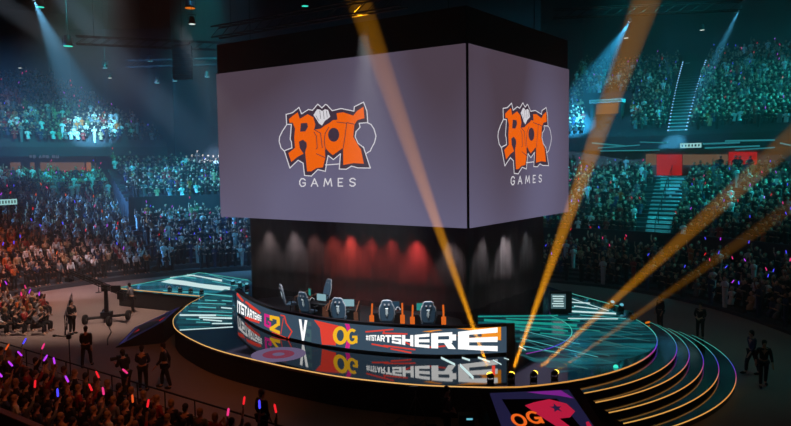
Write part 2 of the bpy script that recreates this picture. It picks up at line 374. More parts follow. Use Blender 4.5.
def person_meshes(kind):
    if kind in PM: return PM[kind]
    J = joints(kind); body = grow(J, TORSO+limbs('l')+limbs('r'), 'pelvis')
    fat = lambda r, a: (r[0]+a, r[1]+a) if isinstance(r, tuple) else r+a
    Js = {k: (J[k][0], fat(J[k][1], .016)) for k in ('pelvis', 'waist', 'chest', 'shoulder_l', 'shoulder_r', 'elbow_l', 'elbow_r')}
    Js['collar'] = (tuple(Vector(J['neckbase'][0])-Vector((0, 0, .03))), .078)
    for n in 'lr':
        a, b = Vector(J['elbow_'+n][0]), Vector(J['wrist_'+n][0]); Js['cuff_'+n] = (tuple(a+(b-a)*.8), .046)
    shirt = grow(Js, [('pelvis', 'waist'), ('waist', 'chest'), ('chest', 'collar')]+[e for n in 'lr' for e in (('chest', 'shoulder_'+n), ('shoulder_'+n, 'elbow_'+n), ('elbow_'+n, 'cuff_'+n))], 'pelvis')
    Jt = {k: (J[k][0], fat(J[k][1], .014)) for k in ('pelvis', 'hip_l', 'hip_r', 'knee_l', 'knee_r')}
    for n in 'lr': Jt['ankle_'+n] = (J['ankle_'+n][0], .062)
    tr = grow(Jt, [e for n in 'lr' for e in (('pelvis', 'hip_'+n), ('hip_'+n, 'knee_'+n), ('knee_'+n, 'ankle_'+n))], 'pelvis')
    h = Vector(J['head'][0]); hm = MB(); hm.smooth = True
    hm.ball((h.x, h.y-.03, h.z+.085), .1, 12, 8, (.92, 1.0, .95)); hm.ball((h.x, h.y-.075, h.z+.01), .075, 10, 6, (1, .7, 1.2))
    ho = hm.build('hair', None); hair = ho.data; bpy.data.objects.remove(ho)
    em = MB(); em.ball((-.033, h.y+.082, h.z+.03), .012, 6, 4); em.ball((.033, h.y+.082, h.z+.03), .012, 6, 4)
    eo = em.build('eyes', None); eyes = eo.data; bpy.data.objects.remove(eo)
    sm = MB(); sm.smooth = True
    for n in 'lr':
        t = Vector(J['toe_'+n][0]); sm.ball((t.x, t.y-.05, .05), .07, 10, 6, (.75, 2.0, .75))
    so = sm.build('shoes', None); shoes = so.data; bpy.data.objects.remove(so)
    for me in (body, shirt, tr): me.materials.clear()
    for me, m in ((body, 'skin'), (shirt, 'cloth_dark'), (tr, 'cloth_dark'), (hair, 'hair'), (eyes, 'eye'), (shoes, 'rubber')):
        me.materials.append(M[m])
    PM[kind] = dict(body=body, shirt=shirt, trousers=tr, hair=hair, eyes=eyes, shoes=shoes); return PM[kind]
def setmat(o, m):
    o.material_slots[0].link = 'OBJECT'; o.material_slots[0].material = m
def person(kind, loc, rz, label, top='cloth_dark', legs='cloth_dark', hair='hair', skin='skin', group=None, full=True, scale=1.0):
    P = person_meshes(kind); o = link('person', P['body'], None); o.location = loc; o.rotation_euler = (0, 0, rz); o.scale = (scale,)*3
    tag(o, label, 'person', group); setmat(o, M[skin])
    for part, m in (('shirt', top), ('trousers', legs), ('hair', hair))+((('shoes', 'rubber'), ('eyes', 'eye')) if full else ()):
        c = link(part, P[part], None, o); setmat(c, M[m])
    return o
def face(p, t=(0, 32)): return math.atan2(t[1]-p[1], t[0]-p[0])-PI/2

# ---- spectators one by one (about 300 nearest)
CN = {'cloth_dark': 'black', 'cloth_grey': 'grey', 'cloth_white': 'white', 'cloth_red': 'red', 'cloth_navy': 'navy', 'cloth_tan': 'tan', 'cloth_orange': 'orange', 'cloth_olive': 'olive'}
ORD = ['first', 'second', 'third', 'fourth', 'fifth', 'sixth', 'seventh', 'eighth', 'ninth', 'tenth', 'eleventh', 'twelfth', 'thirteenth', 'fourteenth', 'fifteenth', 'sixteenth', 'seventeenth', 'eighteenth', 'nineteenth', 'twentieth']
def ordw(i): return ORD[i] if i < 20 else 'twenty-'+ORD[i-20]
STICKS = []
nper = 0
A0 = np.array([-17.24, 29.71]); U = np.array([.806, -.592]); NN = np.array([-.592, -.806])
for r in range(4):
    pick = []
    for k in range(40):
        s = -3.5+k*.7+RNG.uniform(-.03, .03)+.35*(r % 2); p = A0+U*s+NN*(.9+r*.86)
        x, y = proj((p[0], p[1], 1.1))
        if -8 < x < 285 and y < 440 and RNG.random() < .93: pick.append(p)
    for k, p in enumerate(pick):
        c = RNG.choice(list(CN), p=[.40, .14, .08, .14, .09, .06, .05, .04]); kd = RNG.choice(['sit', 'sit_clap', 'sit_raise'], p=[.52, .18, .3])
        act = {'sit': 'hands in lap', 'sit_clap': 'clapping', 'sit_raise': 'one arm raised'}[kd]
        rz = face(p)+RNG.uniform(-.2, .2)
        o = person(kd, (p[0], p[1], 0), rz, 'person in %s top, %s, %s from left in %s row behind long railing' % (CN[c], act, ordw(k), ORD[r]), c, 'cloth_dark', RNG.choice(['hair', 'hair2', 'hair', 'hair3']), RNG.choice(['skin', 'skin2']), 'seated crowd behind the long black railing', False)
        if kd == 'sit_raise': STICKS.append((o, 'near', r, k))
        nper += 1
for r in range(6):
    pick = []
    for k in range(9):
        p = np.array([-18.5-r*.95+RNG.uniform(-.03, .03), 35.0+k*.76+RNG.uniform(-.03, .03)])
        x, y = proj((p[0], p[1], 1.2))
        if -10 < x < 43: pick.append(p)
    for k, p in enumerate(pick):
        c = RNG.choice(list(CN), p=[.35, .12, .14, .17, .08, .06, .06, .02]); kd = RNG.choice(['sit', 'sit_clap', 'sit_raise'], p=[.5, .3, .2])
        act = {'sit': 'hands in lap', 'sit_clap': 'clapping', 'sit_raise': 'one arm raised'}[kd]
        o = person(kd, (p[0], p[1], .0), face(p, (0, 36)), 'person in %s top, %s, %s from near end, %s row left of crane' % (CN[c], act, ordw(k), ORD[r]), c, 'cloth_dark', RNG.choice(['hair', 'hair2', 'hair3']), RNG.choice(['skin', 'skin2']), 'seated floor block left of the camera crane', False)
        if kd == 'sit_raise': STICKS.append((o, 'floor', r, k))
        nper += 1
lrows = rows(0, 0, 20, 6.9); far_used = set(); ri_ = 0
for ri_, (d, z) in enumerate(lrows):
    if nper >= 298: break
    pick = []; th = B1+.02+RNG.uniform(0, .02)
    while th < L1:
        x, y = bowl(th, d); px, py = proj((x, y, z+1.2))
        if -8 < px < 190: pick.append((px, x, y))
        x2, y2 = bowl(th+.01, d); th += .01*RNG.uniform(.74, .84)/math.hypot(x2-x, y2-y)
    pick.sort()
    for k, (px, x, y) in enumerate(pick):
        if RNG.random() < .08 or nper >= 298: continue
        c = RNG.choice(list(CN), p=[.24, .16, .28, .08, .08, .08, .06, .02]); kd = RNG.choice(['stand_clap', 'stand_both', 'stand_raise', 'stand'], p=[.4, .1, .2, .3])
        act = {'stand': 'arms down', 'stand_clap': 'clapping', 'stand_raise': 'one arm raised', 'stand_both': 'both arms raised'}[kd]
        xx, yy = x+RNG.uniform(-.05, .05), y+RNG.uniform(-.05, .05)
        o = person(kd, (xx, yy, z), face((xx, yy)), 'person in %s top standing, %s, %s from left, %s row at left floor' % (CN[c], act, ordw(k) if k < 40 else 'far right', ORD[ri_]), c, 'cloth_dark', RNG.choice(['hair', 'hair2', 'hair3']), RNG.choice(['skin', 'skin2']), 'standing crowd on the left lower rake', False, RNG.uniform(.94, 1.04))
        if kd == 'stand_raise': STICKS.append((o, 'rake', ri_, k))
        nper += 1
LROW0 = ri_ + (1 if nper >= 298 else 0)

# ---- the rest of the crowd: one object
def figure_template(tall):
    m = MB(); z0 = 0.0 if tall else .3; h = .0 if tall else -.42
    def ring(z, rx, ry, oy=0): return [(rx*math.cos(2*PI*k/6+.5), oy+ry*math.sin(2*PI*k/6+.5), z) for k in range(6)]
    R_ = ([ring(0, .13, .1), ring(.5, .15, .11)] if tall else [ring(.3, .17, .2, .12), ring(.5, .18, .2, .1)])+[ring(1.0+h*1, .18, .12), ring(1.3+h, .2, .12), ring(1.44+h, .17, .09), ring(1.48+h, .06, .06)]
    if not tall: R_[2] = ring(.62, .17, .12)
    V = [p for r in R_ for p in r]; Fc = [(j*6+k, j*6+(k+1) % 6, (j+1)*6+(k+1) % 6, (j+1)*6+k) for j in range(len(R_)-1) for k in range(6)]
    m.mi = 0; m.add(V, Fc)
    m.mi = 1; m.ball((0, .02, 1.62+h), .105, 7, 5, (1, 1.1, 1.2))
    m.mi = 2; m.ball((0, -.025, 1.665+h), .108, 7, 4, (1, 1, 1))
    for s in (-1, 1):
        m.mi = 0; m.bar((.2*s, 0, 1.4+h), (.25*s, .1, 1.15+h), .055, 5, .045); m.mi = 1; m.bar((.25*s, .1, 1.15+h), (.1*s, .28, 1.2+h), .04, 5, .035)
    return np.array(m.v), m.f, np.array(m.m)
def figure_raise():
    V, f, mm = figure_template(True); V = V.copy(); n = len(V)
    m = MB(); m.bar((.2, 0, 1.4), (.27, .08, 1.68), .05, 5, .045); m.bar((.27, .08, 1.68), (.22, .12, 1.95), .04, 5, .035)
    return np.vstack([V, np.array(m.v)]), f+[tuple(i+n for i in q) for q in m.f], np.concatenate([mm, np.ones(len(m.f), int)])
TPL = {'sit': figure_template(False), 'stand': figure_template(True), 'raise': figure_raise()}
for k in TPL: TPL[k] = (TPL[k][0], [np.array(q) for q in TPL[k][1]], TPL[k][2])
crowd_mats = [M[k] for k in CN]+[M['skin'], M['skin2'], M['hair'], M['hair2'], M['hair3']]
CV, CI, CL, CM = [], [], [], []; nv_ = 0
DOTS = []
def put(kind, x, y, z, rz, pal):
    global nv_
    V, Fc, mm = TPL[kind]; s = RNG.uniform(.93, 1.06); c, sn = math.cos(rz), math.sin(rz)
    W = np.empty_like(V); W[:, 0] = x+s*(V[:, 0]*c-V[:, 1]*sn); W[:, 1] = y+s*(V[:, 0]*sn+V[:, 1]*c); W[:, 2] = z+s*V[:, 2]
    CV.append(W); cl = RNG.choice(8, p=pal); sk = 8+RNG.integers(2); hr = 10+RNG.integers(3); lut = np.array([cl, sk, hr])
    for q in Fc: CI.append(q+nv_); CL.append(len(q))
    CM.append(lut[mm]); nv_ += len(V)
def hidden(x, y, z):
    px, py = proj((x, y, z+.8))
    if px < -40 or px > 831 or py > 440 or py < -5: return True
    return y > 43 and ((245 < px < 542 and py < 206) or 276 < px < 520)
PALD = [.70, .10, .08, .03, .05, .02, .01, .01]; PALW = [.42, .14, .20, .06, .08, .05, .03, .02]
ncrowd = 0
def fill(d0, z0, d1, z1, t0, t1, kinds, pk, pal, dens=.85, step=.54, gaps=None, skip=0, tf=None, dot=.05):
    global ncrowd
    for j, (d, z) in enumerate(rows(d0, z0, d1, z1)):
        if j < skip: continue
        th = t0; b = tf(d)+.01 if tf else t1
        lo_, hi_ = min(t0, b), max(t0, b); th = lo_+.01
        while th < hi_:
            x, y = bowl(th, d); x2, y2 = bowl(th+.01, d); th += .01*step/max(.05, math.hypot(x2-x, y2-y))*RNG.uniform(.93, 1.07)
            if RNG.random() > dens or hidden(x, y, z) or (gaps and gaps(x, y, z)): continue
            kd = RNG.choice(kinds, p=pk); put(kd, x, y, z, face((x, y))+RNG.uniform(-.3, .3), pal); ncrowd += 1
            if RNG.random() < dot: DOTS.append((x+RNG.uniform(-.06, .06), y+RNG.uniform(-.06, .06), z+(1.47 if kd == 'sit' else 1.98 if kd == 'stand' else 2.22)))
TH_A = None
def gap_right(x, y, z):
    px, py = proj((x, y, z))
    c = np.interp(z, [2.75, 7.0], [655, 673]); return abs(px-c) < 18
def gap_up(x, y, z):
    px, py = proj((x, y, z)); c = np.interp(z, [10.8, 19.8], [677, 695]); return abs(px-c) < 14 or (583 < px < 631 and 96 < py < 158)
K3 = ['sit', 'stand', 'raise']
fill(-6, 0, 0, 1.2, R0, R1, K3, [.6, .25, .15], PALD, .8, dot=.18)
fill(.2, 2.6, 14, 7.0, R0, R1, K3, [.8, .12, .08], PALD, .85, gaps=gap_right, dot=.10)
fill(12.8, 10.7, 35, 19.8, R0, R1, K3, [.85, .1, .05], PALD, .82, gaps=gap_up, dot=.07)
fill(0, 0, 8.5, 3.4, R1, B1-.012, K3, [.2, .5, .3], PALD, .88, dot=.2)
fill(8.8, 5.2, 18.5, 8.3, R1, B1-.012, K3, [.85, .1, .05], PALD, .88, dot=.03)
fill(0, 0, 20, 6.9, B1, L1, K3, [.2, .5, .3], PALW, .88, skip=LROW0, dot=.14)
fill(19.5, 10.6, 38, 18.5, L1, 0, K3, [.85, .1, .05], PALW, .85, tf=left_end, dot=.05)
for k in range(10):
    th = np.interp(k, [0, 9], [rad(46), rad(30)])+RNG.uniform(-.01, .01); x, y = bowl(th, 15.6); put('stand', x, y, 7.0, face((x, y)), PALD)
me = bpy.data.meshes.new('crowd'); CVa = np.concatenate(CV).astype(np.float32); me.vertices.add(len(CVa)); me.vertices.foreach_set('co', CVa.ravel())
CIa = np.concatenate(CI).astype(np.int32); CLa = np.array(CL, np.int32); me.loops.add(len(CIa)); me.loops.foreach_set('vertex_index', CIa)
me.polygons.add(len(CLa)); me.polygons.foreach_set('loop_start', np.concatenate([[0], np.cumsum(CLa)[:-1]]).astype(np.int32)); me.polygons.foreach_set('loop_total', CLa)
me.polygons.foreach_set('material_index', np.concatenate(CM).astype(np.int32)); me.update(calc_edges=True)
tag(link('crowd', me, crowd_mats), 'dense teal lit crowd filling the far stands and upper tiers', 'crowd', kind='stuff')

# ---- light sticks
def stick_mesh(m):
    b = MB(); b.smooth = True; b.lathe([(.012, .0), (.03, .02), (.034, .15), (.03, .3), (.008, .34)], n=8); o = b.build('tube', M[m]); me_ = o.data; bpy.data.objects.remove(o); return me_
SM = {k: stick_mesh('stick_'+k) for k in ('blue', 'violet', 'pink', 'red', 'orange')}
hb = MB(); hb.bar((0, 0, -.14), (0, 0, 0), .018, 8); hbo = hb.build('handle', M['stick_handle']); HM = hbo.data; bpy.data.objects.remove(hbo)
def light_stick(loc, c, label, group, s=1.0, parts=True):
    o = link('light_stick', SM[c], None); o.location = loc; o.scale = (s*.8, s*.8, s*.6); o.rotation_euler = (RNG.uniform(-.5, .5), RNG.uniform(-.6, .6), 0); tag(o, label, 'light stick', group)
    if parts: link('handle', HM, None, o)
nst = 0
for o, zone, r, k in STICKS:
    c = RNG.choice(['blue', 'violet', 'pink', 'red', 'orange'], p=[.25, .2, .25, .2, .1]) if zone != 'near' else RNG.choice(['blue', 'violet', 'pink', 'red', 'orange'], p=[.2, .25, .15, .25, .15])
    hz = .48 if zone != 'rake' else .94
    p = Matrix.Rotation(o.rotation_euler.z, 4, 'Z') @ (Vector((.25, .24, hz+1.17))*o.scale.x)+o.location
    where = {'near': 'behind long railing', 'floor': 'left of crane', 'rake': 'at left floor'}[zone]
    light_stick(p, c, 'glowing %s light stick held by %s person from left, %s row %s' % (c, ordw(k), ORD[r], where), 'light sticks in the crowd', 1.25)
    nst += 1
DOTS.sort(key=lambda p: p[1]); CO = ['blue', 'violet', 'pink', 'red']
rest = MB(); rest_m = []
for p in DOTS:
    px, py = proj(p); left = px < 300
    if left: c = RNG.choice(CO, p=[.25, .3, .3, .15])
    else: c = RNG.choice(CO, p=[.4, .2, .15, .25])
    zone = ('left rake' if px < 125 else 'rake behind the left stage wing') if left else ('right floor tier' if p[2] < 4.2 else 'right lower tier' if p[2] < 9.5 else 'right upper tier')
    if left and p[2] > 11: zone = 'left upper tier'
    if nst < 300:
        light_stick(p, c, 'tiny glowing %s light stick among the crowd on the %s' % (c, zone), '%s light sticks on the %s' % (c, zone), 1.0, False); nst += 1
    else:
        rest.mi = CO.index(c); rest.bar(p, (p[0]+RNG.uniform(-.06, .06), p[1], p[2]+.15), .045, 5)
if rest.v: tag(rest.build('light_sticks', [M['stick_'+c] for c in CO]), 'remaining tiny glowing light sticks of the far stands', 'light sticks', kind='stuff')

# ------------------------------------------------------------------ stage
SZ = 1.1
FRONT = [(-11.0, 39.2), (-11.2, 37.3), (-11.1, 35.4), (-10.86, 33.35), (-10.0, 31.1), (-8.35, 28.75), (-6.86, 27.2), (-5.0, 25.75), (-3.5, 24.72), (-1.84, 23.75), (0.07, 23.0), (1.5, 22.65), (3.05, 22.45)]
Cd = np.array([2.5, 31.0])
ARC = [tuple(Cd+8.68*np.array([math.cos(rad(a)), math.sin(rad(a))])) for a in range(-84, 9, 4)]
LINE = [tuple(p) for p in catmull(FRONT, 6)]
edge_line = LINE+ARC[1:]
OUT = edge_line+[(11.5, 33.2), (11.2, 35.6), (9.7, 38.7), (8.6, 42), (3, 47), (-4, 50), (-8.6, 43.5)]
stage = empty('stage', (0, 0, 0), 0, 'large black glossy round stage with glowing edge and curved steps on its right', 'stage')
b = MB(); b.prism(OUT, SZ-.12, SZ); b.build('deck', M['deckgloss'], stage)
b = MB(); inset = [(x*.995+.01, y*.998+.1) for x, y in OUT]; b.prism(inset, 0, SZ-.12); b.build('skirt', M['drape'], stage)
def strip(name, pts, z, m, parent, r=.022):
    q = MB(); q.tube([(p[0], p[1], z) for p in pts], r, 5); return q.build(name, m, parent)
strip('edge_light', LINE, SZ-.01, M['edge_amber'], stage)['label'] = 'amber light line along the front edge'
strip('edge_light', [LINE[-1]]+ARC[1:], SZ-.01, M['edge_run'], stage, .026)['label'] = 'light line running amber to violet to teal'
strip('edge_light', [(11.35, 34.8), (9.75, 38.6)], SZ, M['edge_teal'], stage, .02)
for k, R_ in enumerate((9.42, 9.88, 10.4, 10.95, 11.55)):
    z1 = SZ-.18*(k+1); a0, a1 = -67.5+k*.55, 8-k*.2; Rin = 8.5
    n = 40; A = [rad(a0+(a1-a0)*i/n) for i in range(n+1)]
    ring = [tuple(Cd+R_*np.array([math.cos(a), math.sin(a)])) for a in A]+[tuple(Cd+Rin*np.array([math.cos(a), math.sin(a)])) for a in A[::-1]]
    q = MB(); q.prism(ring, 0, z1); st = q.build('step', M['tread'], stage)
    strip('step_light', ring[:n+1], z1-.012, M['edge_run'], st, .02)
# LED floor picture: dim teal tiles on both sides plus bright streaks
def zone_mesh(name, px, m, parent, z):
    q = MB(); P = [atz(x, y, z) for x, y in px]; tri = tessellate_polygon([[Vector(p) for p in P]])
    q.add(P, []); 
    for t in tri:
        a, b_, c = [Vector(P[i]) for i in t]; q.f.append(t if (b_-a).cross(c-a).z > 0 else t[::-1]); q.m.append(0)
    return q.build(name, m, parent)
wing = empty('stage_wing', (0, 0, 0), 0, 'angular low stage wing with teal LED floor behind the left stage edge', 'stage wing')
WQ = [(-17.1, 42.2), (-11.25, 39.3), (-8.8, 43.2), (-9.6, 44.6), (-13.7, 48)]
b = MB(); b.prism(WQ, SZ-.1, SZ-.004); b.build('deck', M['led_floor'], wing)
b = MB(); b.prism([(x*.998, y+.06) for x, y in WQ], 0, SZ-.1); b.build('skirt', M['drape'], wing)
strip('edge_light', [WQ[0], WQ[1]], SZ-.01, M['edge_amber'], wing, .025)['label'] = 'amber light line on the front edge'
strip('edge_light', [WQ[0], WQ[4], WQ[3]], SZ, M['edge_teal'], wing, .02)['label'] = 'teal light line on the far edge'
zone_mesh('led_floor', [(203, 297), (233, 293), (233.5, 324), (180, 330), (176, 322), (183, 311)], M['led_floor_dim'], stage, SZ+.004)
zone_mesh('led_floor', [(478, 315), (556, 314.5), (572, 296), (612, 310), (637, 321), (655, 333), (660, 343), (648, 352), (612, 364), (560, 373), (521, 356), (510, 325), (478, 324)], M['led_floor_dim'], stage, SZ+.004)
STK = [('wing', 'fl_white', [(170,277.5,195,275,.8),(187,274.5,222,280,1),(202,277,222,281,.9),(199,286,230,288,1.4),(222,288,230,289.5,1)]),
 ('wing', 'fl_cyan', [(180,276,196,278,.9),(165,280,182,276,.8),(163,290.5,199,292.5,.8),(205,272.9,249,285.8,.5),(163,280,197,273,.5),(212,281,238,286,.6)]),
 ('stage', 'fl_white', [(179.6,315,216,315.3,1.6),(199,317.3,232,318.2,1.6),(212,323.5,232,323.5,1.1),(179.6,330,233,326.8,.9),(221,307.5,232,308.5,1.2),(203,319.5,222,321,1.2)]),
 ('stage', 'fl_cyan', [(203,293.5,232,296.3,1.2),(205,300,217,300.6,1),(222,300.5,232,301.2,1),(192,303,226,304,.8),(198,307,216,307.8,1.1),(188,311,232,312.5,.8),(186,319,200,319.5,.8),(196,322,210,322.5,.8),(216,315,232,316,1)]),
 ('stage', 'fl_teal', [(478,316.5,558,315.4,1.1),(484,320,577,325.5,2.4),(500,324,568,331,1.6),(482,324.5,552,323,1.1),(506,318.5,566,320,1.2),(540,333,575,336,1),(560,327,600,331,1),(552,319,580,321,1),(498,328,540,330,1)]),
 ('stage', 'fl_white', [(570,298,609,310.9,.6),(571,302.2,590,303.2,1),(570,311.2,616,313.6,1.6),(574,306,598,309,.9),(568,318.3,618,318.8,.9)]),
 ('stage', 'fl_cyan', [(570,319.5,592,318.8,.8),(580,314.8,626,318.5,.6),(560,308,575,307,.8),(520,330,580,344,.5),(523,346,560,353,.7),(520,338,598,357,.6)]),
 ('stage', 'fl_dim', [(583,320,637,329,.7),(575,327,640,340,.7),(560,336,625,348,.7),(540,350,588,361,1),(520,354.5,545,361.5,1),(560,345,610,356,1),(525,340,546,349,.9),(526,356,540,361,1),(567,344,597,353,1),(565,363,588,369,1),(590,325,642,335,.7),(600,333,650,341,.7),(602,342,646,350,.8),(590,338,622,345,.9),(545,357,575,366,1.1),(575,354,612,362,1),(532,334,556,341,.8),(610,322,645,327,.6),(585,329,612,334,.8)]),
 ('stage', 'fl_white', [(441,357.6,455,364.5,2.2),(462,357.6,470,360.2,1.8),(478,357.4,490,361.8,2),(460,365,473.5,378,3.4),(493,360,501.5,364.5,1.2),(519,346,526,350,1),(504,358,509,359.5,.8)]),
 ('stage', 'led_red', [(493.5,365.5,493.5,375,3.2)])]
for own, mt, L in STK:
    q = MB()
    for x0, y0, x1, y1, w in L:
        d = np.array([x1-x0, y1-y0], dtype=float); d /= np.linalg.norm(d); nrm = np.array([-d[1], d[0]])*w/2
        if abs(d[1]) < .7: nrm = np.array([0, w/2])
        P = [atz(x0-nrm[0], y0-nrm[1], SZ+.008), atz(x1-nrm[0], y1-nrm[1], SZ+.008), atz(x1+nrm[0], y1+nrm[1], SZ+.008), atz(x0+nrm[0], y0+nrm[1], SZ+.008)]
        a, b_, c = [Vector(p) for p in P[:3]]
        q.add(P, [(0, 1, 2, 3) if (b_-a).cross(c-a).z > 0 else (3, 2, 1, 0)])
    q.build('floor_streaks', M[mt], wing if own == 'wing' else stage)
zone_mesh('floor_title', [(161,281.8),(170,279),(186,281),(200,283.5),(231,287),(222,290.3),(212,289.3),(198,287.2),(185,285.2),(170,283.4)], M['fl_white'], wing, SZ+.006)
arc2 = [tuple(Cd+5.25*np.array([math.cos(rad(a)), math.sin(rad(a))])) for a in range(-62, 26, 4)]
strip('floor_ring', arc2, SZ+.004, M['edge_run'], stage, .022)
for r_, m in ((1.06, 'glyph_a'), (.62, 'glyph_b'), (.24, 'glyph_a')):
    if m not in M: M[m] = emat('floor_disc_lilac' if m == 'glyph_a' else 'floor_disc_rose', (118, 104, 138) if m == 'glyph_a' else (140, 62, 84), .75)
    q = MB(); q.lathe([(r_, 0), (r_, .002)], (-4.66, 26.78, SZ+.004+.002*(1.1-r_)), 40); q.build('floor_disc', M[m], stage)
# ------------------------------------------------------------------ player platform and its lettered fascia
FP = catmull([(-8.02, 34.45), (-7.03, 32.42), (-6.07, 30.82), (-5.04, 29.5), (-4.05, 28.62), (-3.12, 27.87), (-2.08, 27.25), (-1, 26.76), (0.1, 26.38), (1.05, 26.18), (2.0, 26.1), (3.1, 26.15), (4.2, 26.3)], 10)
FP = [np.array(p) for p in FP]
def fdir(i):
    t = FP[min(i+1, len(FP)-1)]-FP[max(i-1, 0)]; t /= np.linalg.norm(t); return np.array([t[1], -t[0]])   # outwards, towards the audience
def fpoint(px, py, off):
    r = ray(px, py); prev = None
    for i, p in enumerate(FP):
        t = r[0]/r[1]*p[1]-p[0]
        if prev is not None and prev[0]*t <= 0 and prev[0] != t:
            k = prev[0]/(prev[0]-t); P = FP[i-1]*(1-k)+p*k; n = fdir(i); break
        prev = (t, i)
    else:
        i = 0 if px < 400 else len(FP)-1; P = FP[i]; n = fdir(i)
    Z = aty(px, py, P[1])[2]; return (P[0]+n[0]*off, P[1]+n[1]*off, Z)
def wallband(name, z0, z1, o0, o1, m, parent):
    q = MB(); V = []; n = len(FP)
    for i, p in enumerate(FP):
        d = fdir(i); V += [(p[0]+d[0]*o1, p[1]+d[1]*o1, z0), (p[0]+d[0]*o1, p[1]+d[1]*o1, z1), (p[0]+d[0]*o0, p[1]+d[1]*o0, z1), (p[0]+d[0]*o0, p[1]+d[1]*o0, z0)]
    Fs = []
    for i in range(n-1):
        for k in range(4): Fs.append((i*4+k, (i+1)*4+k, (i+1)*4+(k+1) % 4, i*4+(k+1) % 4))
    Fs += [(0, 1, 2, 3), tuple((n-1)*4+k for k in (3, 2, 1, 0))]
    return q.add(V, Fs).build(name, m, parent)
plat = empty('player_platform', (0, 30, SZ), 0, 'curved player platform fronted by a long lettered LED screen', 'platform')
def pl(o):   # children keep world coordinates
    o.matrix_parent_inverse = Matrix.Translation((0, -30, -SZ)); return o
inner = [tuple(p-fdir(i)*.14) for i, p in enumerate(FP) if p[0] < 3.0]
b = MB(); b.prism(inner+[(2.9, 31.5), (1.9, 32.6), (-6.2, 37.6), (-7.4, 37.0)], SZ+.001, 1.339); pl(b.build('riser', M['black'], plat))
pl(wallband('plinth', SZ+.001, 1.19, -.12, -.03, M['black'], plat))
pl(wallband('led_fascia', 1.19, 2.2, -.12, 0, M['led_back'], plat))
pl(wallband('top_rim', 2.2, 2.31, -.16, .02, M['black'], plat))
e = FP[-1]; b = MB(); b.box((e[0]+.17, e[1]+.06, 1.706), (.3, .12, 1.2), Matrix.Rotation(.1, 3, 'Z')); pl(b.build('end_cap', M['black'], plat))
class FG:   # graphics on the fascia, given as picture quads and wrapped on the curve
    def __init__(s): s.b = MB()
    def quad(s, c, off=.008):
        c = [np.array(p, float) for p in c]; w = max(abs(c[1][0]-c[0][0]), abs(c[2][0]-c[3][0])); n = max(1, int(w/3)+1); V = []
        for i in range(n+1):
            t = i/n; a = c[0]*(1-t)+c[1]*t; d = c[3]*(1-t)+c[2]*t; V += [fpoint(a[0], a[1], off), fpoint(d[0], d[1], off)]
        s.b.add(V, [(2*i, 2*i+1, 2*i+3, 2*i+2) for i in range(n)]); return s
    def line(s, pts, w, off=.008):
        for a, d in zip(pts[:-1], pts[1:]):
            a = np.array(a, dtype=float); d = np.array(d, dtype=float); t = (d-a)/np.linalg.norm(d-a); nn = np.array([-t[1], t[0]])*w/2; e_ = t*w*.3
            s.quad([a-nn-e_, d-nn+e_, d+nn+e_, a+nn-e_], off)
        return s
    def ring(s, cx, cy, rx, ry, w, a0=0, a1=360, n=28, off=.008, h=None):
        P = lambda a, q: (cx+(rx-q*w)*math.cos(rad(a)), cy-(ry-q*(h or w))*math.sin(rad(a)))
        A = [a0+(a1-a0)*i/n for i in range(n+1)]
        for a, d in zip(A[:-1], A[1:]): s.b.add([fpoint(*P(a, 0), off), fpoint(*P(d, 0), off), fpoint(*P(d, 1), off), fpoint(*P(a, 1), off)], [(0, 1, 2, 3)])
        return s
    def done(s, name, m, label=None):
        o = pl(s.b.build(name, m, plat)); 
        if label: o['label'] = label
        return o
r4 = lambda a, b_, c, d: [(a, b_), (c, b_), (c, d), (a, d)]
GL = {   # block capitals as quads in a unit square, v up
 'I': [r4(.2, 0, .8, 1)], 'T': [r4(0, .76, 1, 1), r4(.34, 0, .66, .76)], 'H': [r4(0, 0, .28, 1), r4(.72, 0, 1, 1), r4(.28, .38, .72, .62)],
 'E': [r4(0, 0, .28, 1), r4(.28, 0, 1, .22), r4(.28, .39, 1, .61), r4(.28, .78, 1, 1)],
 'S': [r4(0, .78, 1, 1), r4(0, .39, 1, .61), r4(0, 0, 1, .22), r4(0, .61, .28, .78), r4(.72, .22, 1, .39), r4(0, .22, .24, .3)],
 'A': [[(0, 0), (.3, 0), (.62, 1), (.36, 1)], [(.7, 0), (1, 0), (.64, 1), (.38, 1)], r4(.24, .2, .76, .38)],
 'R': [r4(0, 0, .28, 1), r4(.28, .78, .85, 1), r4(.28, .36, .85, .57), r4(.72, .5, 1, .86), [(.5, .4), (.78, .4), (1, 0), (.68, 0)]],
 '#': [r4(.2, 0, .38, 1), r4(.62, 0, .8, 1), r4(0, .2, 1, .36), r4(0, .62, 1, .78)],
 'G': [r4(0, 0, .28, 1), r4(.28, .78, 1, 1), r4(.28, 0, 1, .22), r4(.72, .22, 1, .5), r4(.5, .36, .75, .52)],
 '2': [r4(0, .8, .95, 1), r4(.68, .5, 1, .92), [(.62, .56), (1, .56), (.42, .18), (.02, .18)], r4(0, 0, 1, .2), r4(0, .66, .26, .82)],
 'V': [[(0, 1), (.3, 1), (.62, 0), (.38, 0)], [(.7, 1), (1, 1), (.62, 0), (.38, 0)]],
 'W': [[(0, 1), (.2, 1), (.36, 0), (.2, 0)], [(.42, 1), (.58, 1), (.36, 0), (.2, 0)], [(.42, 1), (.58, 1), (.8, 0), (.64, 0)], [(.8, 1), (1, 1), (.8, 0), (.64, 0)]],
 'N': [r4(0, 0, .26, 1), r4(.74, 0, 1, 1), [(0, 1), (.3, 1), (1, 0), (.7, 0)]], 'U': [r4(0, 0, .28, 1), r4(.72, 0, 1, 1), r4(0, 0, 1, .22)],
 'M': [r4(0, 0, .2, 1), r4(.8, 0, 1, 1), [(0, 1), (.22, 1), (.6, 0), (.4, 0)], [(.78, 1), (1, 1), (.6, 0), (.4, 0)]]}
